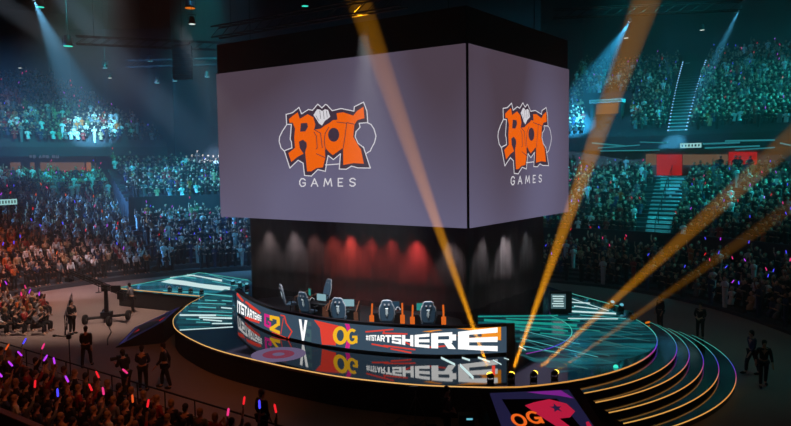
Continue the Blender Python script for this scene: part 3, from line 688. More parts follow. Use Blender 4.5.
def glyph(fg, ch, x0, x1, tops, bots, off=.01):
    """tops/bots: functions of x giving picture y"""
    for q in GL[ch]:
        C4 = []
        for u, v in q:
            x = x0+(x1-x0)*u; C4.append((x, bots(x)+(tops(x)-bots(x))*v))
        fg.quad(C4, off)
g = FG()     # orange and red swooshes behind the right hand lettering
g.quad([(430, 327.4), (501, 325.6), (501, 340.3), (474, 338)]); g.quad([(422, 331.4), (440, 329.6), (474, 338), (440, 333)])
g.done('orange_swoosh', M['led_orange'])
g = FG()
for l in ([(366, 331.8), (393, 329.4)], [(383, 333.2), (407, 333.9)], [(384, 345.5), (415, 349.6)], [(391, 348.8), (411, 352.6)], [(372, 344), (388, 347)], [(384, 330.8), (384, 333.5)], [(405, 342), (413, 346)], [(428, 347.4), (445, 346)]): g.line(l, 1.5)
g.quad([(314, 319.8), (340, 326), (336, 331), (320, 328)]); g.quad([(320, 327.8), (336, 331), (336, 345.3), (322, 344.5)])
g.done('red_swoosh', M['led_redtext'])
g = FG()
top = lambda x: np.interp(x, [366, 413, 431, 457, 497.5], [335, 335, 333.2, 331.8, 327.2]); bot = lambda x: np.interp(x, [366, 380, 401, 413, 429, 457, 497.5], [340.2, 341, 344.3, 346.4, 348, 349, 351.2])
for ch, a, c in (('#', 366, 368.8), ('I', 369, 370.2), ('T', 370.3, 372.1), ('S', 372.4, 374.2), ('T', 374.4, 376.5), ('A', 376.7, 380.2), ('R', 380.5, 385), ('T', 385.4, 391.4), ('S', 392, 401.4), ('H', 402.2, 413.4), ('E', 414.7, 429.5), ('R', 431.2, 456), ('E', 458, 497.5)): glyph(g, ch, a, c, top, bot, .014)
g.done('lettering', M['led_white'], 'white slogan #ITSTARTSHERE growing towards the right end')
g = FG()
for l in ([(237.3, 294), (243, 301)], [(246, 302), (258, 311)], [(250, 306), (260, 313)], [(246, 317.5), (256, 320)], [(250, 319.5), (259, 322.2)]): g.line(l, 2.2)
g.done('red_swoosh', M['led_redtext'])
g = FG(); top = lambda x: np.interp(x, [237, 245, 252, 261.5], [299.5, 305, 310.3, 316]); bot = lambda x: np.interp(x, [237, 245, 252, 261.5], [312, 315.5, 318.5, 321.4])
xs = [237.4]; 
for wd in (1.2, 3.0, 3.0, 2.8, 2.7, 2.5, 2.2, 1.9, 1.6, 1.4, 1.2, 1.0): xs.append(xs[-1]+wd)
for ch, a, c in zip('ITSTARTSHERE', xs[:-1], xs[1:]): glyph(g, ch, a, c-.25, top, bot, .014)
g.done('lettering', M['led_white'], 'white slogan ITSTARTSHERE shrinking away at the left end')
g = FG(); glyph(g, 'G', 264.5, 271.3, lambda x: np.interp(x, [264, 272], [313.2, 315.5]), lambda x: np.interp(x, [264, 272], [325.5, 329.5]), .012); g.done('lettering', M['led_magenta'], 'magenta letter G')
g = FG(); glyph(g, '2', 270, 280.2, lambda x: np.interp(x, [270, 280], [315, 317]), lambda x: np.interp(x, [270, 280], [330, 334.5]), .016)
g.done('lettering', M['led_yellow'], 'yellow figure 2')
g = FG(); g.line([(281, 315.2), (284.5, 316), (286.5, 323.5), (292, 331.5), (288.5, 338)], 1.3); g.line([(283.5, 318), (281, 334)], .7); g.line([(272, 332), (286, 337.5)], .7); g.done('emblem_outline', M['led_red'])
g = FG(); glyph(g, 'V', 299, 307.5, lambda x: np.interp(x, [299, 307], [319, 320.2]), lambda x: 340.6, .012); g.done('lettering', M['led_white'], 'white letter V')
g = FG(); glyph(g, 'S', 305.8, 311.5, lambda x: np.interp(x, [305, 312], [320.8, 322]), lambda x: np.interp(x, [305, 312], [340.5, 342]), .010); M['led_greyteal'] = emat('led_grey_teal', (70, 98, 104), 1.0); g.done('lettering', M['led_greyteal'], 'grey letter S')
g = FG(); g.quad([(345, 323.6), (349.3, 324.2), (351.5, 331), (347.5, 331)], .010); g.quad([(346.5, 341), (351, 341), (349.5, 348.3), (345.3, 347.8)], .010); g.done('magenta_slash', M['led_magenta'])
g = FG(); g.ring(340.5, 335.4, 7.4, 9.2, 3.9, h=3.5, off=.014)
g.ring(352.3, 336.4, 5.8, 7.9, 3.0, 50, 350, off=.016, h=2.9); g.quad([(352.4, 335.6), (357.6, 335.6), (357.6, 338), (352.4, 338)], .017); g.quad([(355.4, 336), (357.6, 336), (357.6, 343), (355.4, 343)], .017)
g.done('lettering', M['led_yellow'], 'yellow letters OG')

# ------------------------------------------------------------------ the hanging LED cube
QC, QL, QR = np.array([3.46, 33.0]), np.array([-10.85, 42.9]), np.array([10.75, 43.0]); QB = QL+QR-QC; QZ0, QZ1 = 5.36, 14.08
cube = empty('led_cube', ((QL[0]+QR[0])/2, 43, QZ0), 0, 'huge hanging LED cube with orange logo on plum grey screens', 'screen cube')
cinv = Matrix.Translation((-(QL[0]+QR[0])/2, -43, -QZ0))
def cu(o, inv=True): o.matrix_parent_inverse = cinv; return o
def fscreen(A, Bp):
    d = (Bp-A)/np.linalg.norm(Bp-A); n = np.array([d[1], -d[0]]); ce_ = (QC+QB)/2
    if n@((A+Bp)/2-ce_) < 0: n = -n
    a, c = A+d*.05, Bp-d*.05; q = MB(); q.prism([tuple(a), tuple(c), tuple(c-n*.25), tuple(a-n*.25)], QZ0, QZ1); return cu(q.build('screen', M['led_wall'], cube)), n
scL, nL = fscreen(QL, QC); scR, nR = fscreen(QC, QR); fscreen(QR, QB); fscreen(QB, QL)
ctr = (QC+QB)/2; sc = lambda p, k: tuple(ctr+(p-ctr)*k)
b = MB(); b.prism([sc(p, .985) for p in (QL, QC, QR, QB)], QZ0+.05, QZ0+.3); cu(b.build('bottom_frame', M['black'], cube))
b = MB(); b.prism([sc(p, .99) for p in (QL, QC, QR, QB)], QZ1+.01, QZ1+1.75); cu(b.build('top_skirt', M['drape'], cube))
b = MB(); b.box((QC[0], QC[1]+.06, (QZ0+QZ1)/2), (.12, .12, QZ1-QZ0)); cu(b.build('corner_seam', M['black'], cube))
for p in (QL, QC, QR, QB):
    x, y = sc(p, .8); b = MB(); b.bar((x, y, QZ1+1.7), (x, y, 27.1), .03); cu(b.build('hanging_cable', M['metal'], cube))
# logo shapes traced on the front face; the right face shows the same picture
Lp = {}
z1 = lambda L: [(274+x/8.518, 98+y/8.518) for x, y in L]; z2 = lambda L: [(326+x/8.518, 98+y/8.518) for x, y in L]
z3 = lambda L: [(274+x/8.518, 142+y/8.518) for x, y in L]; z4 = lambda L: [(326+x/8.518, 142+y/8.518) for x, y in L]
OUTL = z1([(110,225),(105,140),(160,125),(215,80),(237,135),(295,98),(330,105),(375,52),(410,85),(440,55)])+z2([(10,60),(55,108),(130,90),(240,112),(243,75),(322,35),(350,110),(358,210),(285,215),(292,250),(258,285),(250,330),(275,385),(325,425)])+z4([(320,40),(380,222),(270,220),(220,205),(175,232),(115,230),(125,100),(65,150),(20,115),(5,190)])+z3([(440,250),(375,235),(320,290),(262,285),(250,180),(207,155),(137,222),(90,75),(155,50),(150,0)])+z1([(140,350),(150,225)])
EARL = z1([(110,228),(75,280),(50,330),(46,370),(62,425)])+z3([(88,76)]); EARR = z2([(358,212),(385,225),(410,262),(428,325),(415,380),(390,425)])+z4([(380,75),(340,100)])
Rr = z1([(130,180),(165,150),(205,122),(222,178),(290,138),(338,165),(355,225),(345,270),(400,262),(440,232),(477,212)])+z2([(60,190),(100,185),(92,130),(150,122),(235,150),(268,110),(322,75),(330,172),(272,188),(245,225),(235,330),(290,425)])+z4([(300,60),(325,185),(240,180),(150,195),(148,50),(60,112),(5,65)])+z3([(436,60),(440,135),(420,215),(365,222),(320,250),(285,250),(268,85),(288,20)])+z1([(285,425),(280,380),(250,355),(215,372),(222,425)])+z3([(255,100),(205,125),(150,170),(125,95),(182,50)])+z1([(182,425),(175,340),(182,260),(162,210),(135,212)])
H1 = z1([(232,215),(285,212),(292,245),(270,285),(225,287)]); H2 = [(334+5.6*math.cos(a), 134.8+7.0*math.sin(a)) for a in [2*PI*k/18 for k in range(18)]]
FIST = z1([(340,145),(372,95),(398,100),(414,112),(440,95),(465,105)])+z2([(10,92),(25,112),(40,160),(10,185)])+z1([(440,192),(412,235),(385,215),(368,185)])
FINGERS = [z1([(395,110),(402,175)]), z1([(425,112),(432,178)]), z1([(452,108),(458,165)]), z1([(362,150),(385,195)])]
DARK = [z1([(345,290),(365,325),(372,425)])+z3([(362,60)]), z3([(365,100),(438,133)]), z1([(345,268),(400,300),(415,425)]), z1([(470,250),(440,300),(432,370),(440,425)])+z3([(470,90)]), z2([(95,205),(180,215),(165,330),(150,425)]), z2([(180,210),(240,222)])]
def lpt(px, py, face, off):
    """picture point on the front face -> 3-D point on either face"""
    P = onplane(px, py, (QC[0], QC[1], 0), np.array([nL[0], nL[1], 0]))
    if face == 'L': return (P[0]+nL[0]*off, P[1]+nL[1]*off, P[2])
    WL = np.linalg.norm(QC-QL); WR = np.linalg.norm(QR-QC); u = np.linalg.norm(P[:2]-QL)/WL; u0 = CEN; 
    d = (QR-QC)/WR; s = .97; uu = .525*WR+(u-u0)*WL*s; zz = ZC+(P[2]-ZC)*s+ZS
    return (QC[0]+d[0]*uu+nR[0]*off, QC[1]+d[1]*uu+nR[1]*off, zz)
Pc = onplane(328, 150, (QC[0], QC[1], 0), np.array([nL[0], nL[1], 0])); CEN = np.linalg.norm(Pc[:2]-QL)/np.linalg.norm(QC-QL); ZC = Pc[2]; ZS = -.05
def lshape(name, polys, m, face, off, par, holes=()):
    q = MB()
    n3 = nL if face == 'L' else nR
    for P in polys:
        loops = [[Vector(lpt(x, y, face, off)) for x, y in P]]+[[Vector(lpt(x, y, face, off)) for x, y in h] for h in holes]
        flat = [v for l in loops for v in l]
        for t in tessellate_polygon([[Vector((v.x*1.0-v.y*.3, v.z, 0)) for v in l] for l in loops]):
            a, b_, c = [flat[i] for i in t]
            if (b_-a).cross(c-a).dot(Vector((n3[0], n3[1], 0))) < 0: t = t[::-1]
            q.add([flat[i] for i in t], [(0, 1, 2)])
    return q.build(name, M[m], par)
def lstroke(name, lines, w, m, face, off, par):
    polys = []
    for L in lines:
        for a, d in zip(L[:-1], L[1:]):
            a = np.array(a, dtype=float); d = np.array(d, dtype=float); t = d-a; ln = np.linalg.norm(t)
            if ln < 1e-6: continue
            t /= ln; n = np.array([-t[1], t[0]])*w/2; e_ = t*w*.35
            polys.append([tuple(a-n-e_), tuple(d-n+e_), tuple(d+n+e_), tuple(a+n-e_)])
    return lshape(name, polys, m, face, off, par)
GAMES = [('G', 300, 305.5), ('A', 311.5, 318), ('M', 324.2, 332), ('E', 338.5, 343), ('S', 350, 355.5)]
THIN = {'G': [[(1, .8), (.7, 1), (.3, 1), (0, .7), (0, .3), (.3, 0), (.7, 0), (1, .2), (1, .45), (.55, .45)]], 'A': [[(0, 0), (.5, 1), (1, 0)], [(.2, .35), (.8, .35)]], 'M': [[(0, 0), (.15, 1), (.5, .2), (.85, 1), (1, 0)]],
        'E': [[(1, 1), (0, 1), (0, 0), (1, 0)], [(0, .5), (.8, .5)]], 'S': [[(1, .85), (.7, 1), (.3, 1), (0, .8), (.1, .6), (.9, .4), (1, .2), (.7, 0), (.3, 0), (0, .15)]]}
for side_, scr in (('L', scL), ('R', scR)):
    lshape('logo_backing', [OUTL], 'logo_dark', side_, .012, scr)
    lstroke('logo_outline', [OUTL+OUTL[:1], EARL, EARR, z3([(440, 195), (477, 193)])+z4([(115, 187)])], .95, 'logo_white', side_, .02, scr)
    lshape('logo_letters', [Rr], 'logo_orange', side_, .028, scr, (H1, H2))
    lstroke('logo_grooves', DARK, .7, 'logo_dark', side_, .036, scr)
    lshape('logo_fist', [FIST], 'logo_white', side_, .04, scr); lstroke('logo_fingers', FINGERS, .45, 'logo_dark', side_, .048, scr)
    sl = []
    for ch, x0, x1 in GAMES:
        for L in THIN[ch]: sl.append([(x0+(x1-x0)*u, np.interp(x0, [300, 356], [186.3, 186])-v*7.6) for u, v in L])
    lstroke('logo_caption', sl, 1.15, 'logo_white', side_, .02, scr)

# ------------------------------------------------------------------ curtain box under the cube
def curtain(A, Bp, n, name, label):
    q = MB(); q.smooth = True; L = np.linalg.norm(Bp-A); d = (Bp-A)/L; N = int(L/.09); V = []
    for i in range(N+1):
        s = L*i/N; w = .07*math.sin(s*4.2+.8*math.sin(s*1.3))+.03*math.sin(s*11)
        for z, k in ((SZ+.01, 1.15), (2.5, 1), (QZ0-.02, .75)):
            p = A+d*s+n*w*k; V.append((p[0], p[1], z))
        for z, k in ((QZ0-.02, .75), (SZ+.01, 1.15)):
            p = A+d*s+n*(w*k-.05); V.append((p[0], p[1], z))
    Fs = []
    for i in range(N):
        for k in range(5): Fs.append((i*5+k, (i+1)*5+k, (i+1)*5+(k+1) % 5, i*5+(k+1) % 5))
    q.add(V, Fs+[(0, 1, 2, 3, 4), tuple(N*5+k for k in (4, 3, 2, 1, 0))]); return tag(q.build(name, M['curtain']), label, 'curtain')
KC = QC+np.array([-.12, .75]); tL, tR = .853, .745
KL = KC+(QL-QC)*tL; KR = KC+(QR-QC)*tR
curtain(KL, KC-(QC-QL)/np.linalg.norm(QC-QL)*.06, nL, 'stage_curtain', 'tall black stage curtain lit red behind the player desks')
curtain(KC+(QR-QC)/np.linalg.norm(QR-QC)*.06, KR, nR, 'stage_curtain', 'tall dark grey stage curtain under the right face of the cube')

# ------------------------------------------------------------------ ramps with screens
def ramp(name, A, Bp, Cc, D, label):
    """A, B top edge (left, right seen from outside), C, D bottom edge"""
    A, Bp, Cc, D = [Vector(p) for p in (A, Bp, Cc, D)]; ctr_ = (A+Bp)/2; ctr_.z = 0
    r = empty(name, ctr_, 0, label, 'ramp'); inv = Matrix.Translation(-ctr_)
    g0 = lambda p: Vector((p.x, p.y, 0.001)); q = MB()
    q.add([A, Bp, Cc, D, g0(A), g0(Bp), g0(Cc), g0(D)], [(0, 3, 2, 1), (4, 5, 6, 7), (0, 1, 5, 4), (1, 2, 6, 5), (2, 3, 7, 6), (3, 0, 4, 7)])
    o = q.build('wedge', M['black'], r); o.matrix_parent_inverse = inv
    n = (Bp-A).cross(D-A).normalized(); n = n if n.z > 0 else -n
    P = lambda u, v, off: (A*(1-u)+Bp*u)*(1-v)+(D*(1-u)+Cc*u)*v+n*off
    def patch(nm, polys, m, off, par):
        q = MB()
        for pl_ in polys:
            V = [P(u, v, off) for u, v in pl_]
            for t in tessellate_polygon([[Vector((u, v, 0)) for u, v in pl_]]):
                a, b_, c = [V[i] for i in t]
                if (b_-a).cross(c-a).dot(n) < 0: t = t[::-1]
                q.add([V[i] for i in t], [(0, 1, 2)])
        o = q.build(nm, M[m], par); o.matrix_parent_inverse = inv if par is r else Matrix.Identity(4); return o
    return r, patch
rp, patch = ramp('stage_ramp', (2.62, 22.22, 1.06), (5.98, 22.34, 1.06), (6.5, 20.75, .02), (3.05, 20.75, .02), 'sloped LED screen ramp with orange letters at the front stage edge')
scn = patch('screen', [[(.10, .06), (.88, .03), (.92, .97), (.07, .97)]], 'led_navy', .012, rp)
M['led_violet'] = emat('led_violet', (125, 35, 140), .9); M['led_crimson'] = emat('led_crimson', (185, 28, 62), .95)
patch('emblem_violet', [[(.46, .06), (.80, .04), (.88, .22), (.74, .15), (.58, .11)]], 'led_violet', .02, scn)
patch('emblem_red', [[(.38, .34), (.48, .28), (.64, .22), (.78, .32), (.82, .48), (.74, .60), (.64, .62), (.72, .84), (.80, .97), (.66, .97), (.55, .72), (.45, .52)], [(.86, .70), (.89, .68), (.90, .95), (.84, .82)]], 'led_crimson', .02, scn)
star = [(.66+(.06 if k % 2 == 0 else .024)*math.sin(k*PI/5), .41-(.10 if k % 2 == 0 else .04)*math.cos(k*PI/5)) for k in range(10)]
patch('emblem_star', [star], 'led_navy', .03, scn)
def ringp(cx, cy, rx, ry, w, a0, a1, n=20):
    A = [rad(a0+(a1-a0)*i/n) for i in range(n+1)]
    return [[(cx+rx*math.cos(a), cy-ry*math.sin(a)), (cx+rx*math.cos(c), cy-ry*math.sin(c)), (cx+(rx-w)*math.cos(c), cy-(ry-w*1.5)*math.sin(c)), (cx+(rx-w)*math.cos(a), cy-(ry-w*1.5)*math.sin(a))] for a, c in zip(A[:-1], A[1:])]
M['led_og'] = emat('led_hot_orange', (245, 105, 32), .95)
patch('lettering', ringp(.26, .64, .07, .13, .03, 0, 360)+ringp(.41, .59, .07, .13, .03, 45, 350)+[[(.41, .58), (.48, .58), (.48, .63), (.41, .63)], [(.452, .61), (.48, .61), (.48, .71), (.452, .71)]], 'led_og', .034, scn)['label'] = 'orange letters OG'
M['led_indigo'] = emat('led_indigo', (46, 42, 88), .9)
rp2, patch2 = ramp('stage_ramp', (-11.25, 33.0, 1.05), (-11.5, 36.8, 1.05), (-13.9, 36.3, .02), (-13.3, 32.3, .02), 'sloped LED screen ramp glowing dim red at the left stage edge')
# seen from outside A is the near end
sc2 = patch2('screen', [[(.04, .04), (.96, .04), (.96, .96), (.04, .96)]], 'led_indigo', .012, rp2)
M['led_dimred'] = emat('led_dim_red', (205, 34, 44), .9)
patch2('emblem_red', [[(.35, .45), (.6, .35), (.72, .55), (.6, .75), (.42, .8), (.5, .6)], [(.3, .2), (.5, .16), (.48, .24), (.32, .3)]], 'led_dimred', .02, sc2)

# ------------------------------------------------------------------ gaming chairs, desks, monitors
PZ = 1.34
def make_chair():
    r = empty('gaming_chair', (0, 0, 0))
    q = MB(); q.box((0, 0, .47), (.52, .5, .1)); bevel(q.build('seat', M['chairblue'], r), .04, 3)
    q = MB(); W = [(.20, .5), (.25, .62), (.27, .8), (.27, 1.0), (.24, 1.12), (.19, 1.2), (.17, 1.3), (.12, 1.35)]
    V = []; n = len(W)
    for w, z in W:
        y = -.24-(z-.5)*.22; V += [(-w, y-.05, z), (w, y-.05, z), (w, y+.06, z), (-w, y+.06, z)]
    q.add(V, [(4*j+k, 4*j+(k+1) % 4, 4*j+4+(k+1) % 4, 4*j+4+k) for j in range(n-1) for k in range(4)]+[(3, 2, 1, 0), tuple(4*n-4+k for k in range(4))])
    bk = bevel(q.build('backrest', M['chairblue'], r), .025, 2)
    q = MB(); pts = [(-w-.005, -.24-(z-.5)*.22, z) for w, z in W]+[(w+.005, -.24-(z-.5)*.22, z) for w, z in W[::-1]]
    q.tube(pts, .028, 6); q.build('piping', M['chairgrey'], bk)['label'] = 'pale grey piping around the backrest'
    q = MB()
    for a, d in (((0, 1.02), (.0, .72)), ((-.06, 1.02), (.06, 1.02)), ((.03, .98), (.03, .8)), ((-.03, .95), (-.03, .78))):
        y0, y1 = -.24-(a[1]-.5)*.22-.058, -.24-(d[1]-.5)*.22-.058; q.bar((a[0], y0, a[1]), (d[0], y1, d[1]), .022, 6)
    M.setdefault('emblem_pale', emat('emblem_pale', (150, 190, 190), .5)); q.build('emblem', mat('emblem_white', (225, 235, 235), .5), bk)['label'] = 'white emblem on the chair back'
    q = MB(); q.box((-.075, -.4, 1.19), (.06, .14, .06)); q.box((.075, -.4, 1.19), (.06, .14, .06)); q.build('headrest_slots', M['chairgrey'], bk)
    for s in (-1, 1):
        q = MB(); q.bar((.29*s, -.02, .45), (.31*s, -.02, .68), .025, 6); q.box((.31*s, .02, .7), (.08, .28, .035)); q.build('armrest', M['desk'], r)
    q = MB(); q.bar((0, 0, .1), (0, 0, .43), .03, 8); q.build('gas_column', M['metal'], r)
    q = MB()
    for k in range(5):
        a = 2*PI*k/5; q.bar((0, 0, .1), (.3*math.cos(a), .3*math.sin(a), .07), .025, 6)
    q.build('star_foot', M['black'], r)
    for k in range(5):
        a = 2*PI*k/5; q = MB(); q.ball((.31*math.cos(a), .31*math.sin(a), .035), .034, 8, 6); q.build('caster', M['rubber'], r)
    return r
CHS = [((-.42, 29.15), 0, 'slate gaming chair between two orange desk sides, second from right'), ((1.32, 28.75), -.05, 'rightmost slate gaming chair before the orange lit desk'),
       ((-2.47, 29.8), -.12, 'slate gaming chair above the red and yellow lettering, third from right'), ((-3.98, 31.2), -.55, 'slate gaming chair turned half right behind the white V'),
       ((-5.1, 33.05), -1.25, 'leftmost slate gaming chair seen from its side'), ((-3.7, 33.95), 2.2, 'slate gaming chair farthest back behind the left desks')]
ch0 = make_chair()
for i, ((x, y), rz, lab) in enumerate(CHS):
    o = ch0 if i == 0 else copy_tree(ch0); o.location = (x, y, PZ); o.scale = (1.12, 1.1, 1.08); o.rotation_euler = (0, 0, rz); tag(o, lab, 'chair', 'gaming chairs on the player platform')
def make_desk():
    r = empty('player_desk', (0, 0, 0))
    q = MB(); q.box((0, 0, .72), (1.25, .62, .04)); bevel(q.build('table_top', M['desk'], r), .01)
    for s in (-1, 1):
        q = MB(); q.add([(.66*s-.02, -.55, .02), (.66*s+.02, -.55, .02), (.66*s+.02, .32, .02), (.66*s-.02, .32, .02), (.66*s-.02, -.55, .66), (.66*s+.02, -.55, .66), (.66*s+.02, .32, .98), (.66*s-.02, .32, .98)], [(3, 2, 1, 0), (4, 5, 6, 7), (0, 1, 5, 4), (1, 2, 6, 5), (2, 3, 7, 6), (3, 0, 4, 7)])
        sp = q.build('side_panel', M['desk'], r)
        q = MB(); q.box((.66*s, -.56, .36), (.2, .02, .66)); q.build('light_bar', M['edge_bar'], sp)['label'] = 'orange light bar'
        q = MB(); q.bar((.66*s, -.53, .68), (.66*s, .3, 1.0), .04, 6); q.build('sloping_light', M['edge_bar'], sp)['label'] = 'orange light along the sloping top'
    q = MB(); q.box((0, .3, .36), (1.25, .03, .7)); q.build('front_panel', M['desk'], r)
    return r
M['edge_bar'] = emat('desk_orange_light', (235, 110, 35), .85); M['dark_bar'] = mat('desk_bar_unlit', (90, 50, 30), .5)
dk0 = make_desk()
DKS = [((-.42, 29.95), 0, True, 'black player desk with orange light bars, second from right'), ((1.34, 29.5), -.05, True, 'rightmost black player desk with orange light bars'),
       ((-2.38, 30.65), -.12, False, 'black player desk in front of the third chair from the right'), ((-3.56, 31.95), -.55, False, 'black unlit player desk beside the half turned chair'), ((-4.27, 33.34), -1.25, False, 'black unlit player desk beside the leftmost chair')]
for i, ((x, y), rz, lit, lab) in enumerate(DKS):
    o = dk0 if i == 0 else copy_tree(dk0); o.location = (x, y, PZ); o.rotation_euler = (0, 0, rz); tag(o, lab, 'desk', 'desks on the player platform')
    if not lit:
        for c in o.children_recursive:
            if c.name.startswith(('light_bar', 'sloping')): setmat(c, M['dark_bar'])
def make_monitor():
    r = empty('computer_monitor', (0, 0, 0))
    q = MB(); q.box((0, .02, .25), (.56, .035, .34)); bz = bevel(q.build('casing', M['black'], r), .008)
    q = MB(); q.box((0, -.0005, .25), (.53, .006, .31)); q.build('screen', M['screen_game'], r)['label'] = 'glowing game picture'
    q = MB(); q.bar((0, .05, .02), (0, .05, .3), .02, 8); q.build('stand', M['black'], r)
    q = MB(); q.box((0, .04, .01), (.24, .18, .02)); q.build('foot', M['black'], r)
    return r
mo0 = make_monitor()
for i, (x, y, rz, m, lab) in enumerate([(-.15, 30.0, 0, 'screen_blue', 'monitor glowing blue behind the second chair from the right'), (1.12, 29.55, -.05, 'screen_teal', 'monitor glowing green behind the rightmost chair'), (-2.16, 30.62, -.12, 'screen_game', 'bright pale monitor right of the third chair from the right'), (-3.5, 32.0, -.55, 'screen_game', 'monitor showing a pale picture behind the half turned chair'), (-4.22, 33.36, -1.25, 'screen_teal', 'monitor on the leftmost desk')]):
    o = mo0 if i == 0 else copy_tree(mo0); o.location = (x, y, PZ+.741); o.rotation_euler = (0, 0, rz); tag(o, lab, 'monitor', 'monitors on the player desks')
    for c in o.children:
        if c.name.startswith('screen'): setmat(c, M[m])
def make_headset():
    r = empty('headset', (0, 0, 0)); q = MB(); q.tube([(.09*math.cos(a), 0, .1+.1*math.sin(a)) for a in [PI*k/10 for k in range(11)]], .012, 6); q.build('headband', M['white'], r)
    for s in (-1, 1): q = MB(); q.lathe([(.02, -.02), (.045, -.015), (.045, .015), (.02, .02)], (.09*s, 0, .09), 10, Matrix.Rotation(PI/2, 3, 'Y')); q.build('ear_cup', M['chairgrey'], r)
    return r
h0 = make_headset()
for i, (x, y, lab) in enumerate([(-2.75, 30.42, 'white headset lying on the third desk from the right'), (.05, 29.8, 'white headset lying on the second desk from the right'), (-3.95, 32.15, 'white headset lying beside the pale monitor of the half turned chair')]):
    o = h0 if i == 0 else copy_tree(h0); o.location = (x, y, PZ+.742); tag(o, lab, 'headset', 'headsets on the player desks')

# ------------------------------------------------------------------ stage light fixtures
def make_mover(lens):
    r = empty('moving_head_light', (0, 0, 0))
    q = MB(); q.box((0, 0, .06), (.36, .3, .12)); bevel(q.build('base', M['black'], r), .02)
    q = MB(); q.box((-.17, 0, .27), (.04, .1, .34)); q.box((.17, 0, .27), (.04, .1, .34)); q.box((0, 0, .13), (.38, .12, .03)); q.build('yoke', M['black'], r)
    hd = MB(); hd.smooth = True; hd.lathe([(.08, -.16), (.15, -.13), (.17, .0), (.17, .12), (.155, .13)], n=16); h = hd.build('head', M['rubber'], r, (0, 0, .38))
    q = MB(); q.lathe([(.165, 0), (.165, .05), (.12, .11), (.0, .14)], (0, 0, .122), 16); q.build('lens', M[lens], h)
    return r
mv0 = make_mover('lens_yellow')
def mover(x, y, z, aim, lens, lab, group, flip=False, first=[True]):
    o = mv0 if first[0] else copy_tree(mv0); first[0] = False; o.location = (x, y, z); o.rotation_euler = (PI if flip else 0, 0, 0); o.scale = (.62, .62, .52); tag(o, lab, 'stage light', group)
    h = [c for c in o.children if c.name.startswith('head')][0]
    d = Vector(aim).normalized(); d = Vector((d.x, -d.y, -d.z)) if flip else d
    h.rotation_euler = d.to_track_quat('Z', 'Y').to_euler()
    for c in h.children: setmat(c, M[lens])
    hz = .2 if not flip else -.2
    return Vector((x, y, z+hz))+Vector(aim).normalized()*.2
def P3(px, py, Y): return Vector(aty(px, py, Y))
OR = (1.0, .38, .01)
BEAMS = []
fx = [atz(490.5, 382, SZ), atz(511, 381.5, SZ), atz(533.5, 380, SZ), atz(554.5, 379, SZ)]
tg = [P3(362, 10, 33), P3(650, -10, 45), P3(810, 122, 40), P3(800, 200, 33)]
ORDL = ['leftmost', 'second from left', 'third from left', 'rightmost']
for i, (p, t) in enumerate(zip(fx, tg)):
    src = Vector((p[0], p[1], SZ+.236)); e_ = mover(p[0], p[1], SZ+.012, t-src, 'lens_yellow', 'black moving light with yellow lens, %s of four on the front stage edge' % ORDL[i], 'front stage edge lights'); BEAMS.append((e_, t))
for i, (px, py) in enumerate([(168.5, 292.6), (179, 293.4), (189.5, 294.3), (200.5, 295.4)]):
    p = atz(px, py, SZ); mover(p[0], p[1]+.25, SZ+.012, (.1, -.5, 1), 'lens_grey', 'dark moving light, %s of four along the amber edge of the left wing' % ORDL[i], 'left wing edge lights')
for i, (px, py) in enumerate([(233, 285.0), (240, 286.6), (247, 288.2)]):
    p = atz(px, py, SZ); mover(p[0], p[1], SZ+.012, (0, -.5, 1), 'lens_dimblue', 'pale lit moving light on the far left wing edge, %s of three' % ['left', 'middle', 'right'][i], 'far left wing lights')
for i, (px, py) in enumerate([(612, 307), (621, 310), (631, 317), (633, 320)]):
    p = atz(px, py, SZ); mover(p[0], p[1], SZ+.012, (.2, -.6, 1), 'lens_dimblue' if i < 2 else 'lens_grey', 'moving light at the right rear stage edge, %s of four' % ORDL[i], 'right rear stage lights')
# monitor on the right of the stage
mz = empty('stage_monitor', (7.95, 33.25, SZ+.014), -.12, 'black floor standing screen with white text lines at right curtain end', 'monitor')
q = MB(); q.box((0, .1, .57), (1.05, .2, 1.05)); bevel(q.build('casing', M['black'], mz), .02)
q = MB(); q.box((-.12, -.006, .62), (.7, .012, .72)); sn = q.build('screen', M['led_greyteal'], mz)
q = MB()
for k in range(5): q.box((-.12-.02*(k % 2), -.016, .87-.12*k), (.56-.05*(k % 3), .008, .05))
q.build('text_lines', M['fl_white'], sn)
q = MB(); q.box((0, .1, .02), (.7, .4, .04)); q.build('foot', M['metal'], mz)
# small footlight and marker
f0 = empty('foot_light', tuple(Cd+9.05*np.array([math.cos(rad(5)), math.sin(rad(5))]))+(SZ-.177,), .6, 'small box light glowing orange on the top step', 'light')
q = MB(); q.box((0, 0, .07), (.4, .25, .14)); bevel(q.build('casing', M['black'], f0), .01)
q = MB(); q.box((0, -.128, .09), (.34, .01, .09)); q.build('lens', M['orange_lamp'], f0)
p = atz(545, 371, SZ); pk = MB(); pk.smooth = True; pk.lathe([(.09, 0), (.09, .03), (.06, .08), (0, .09)], n=12); tag(pk.build('marker_light', M['teal_lamp'], None, (p[0]+2.6, p[1]+.3, SZ+.009)), 'small pale green marker light on the right stage floor', 'light')

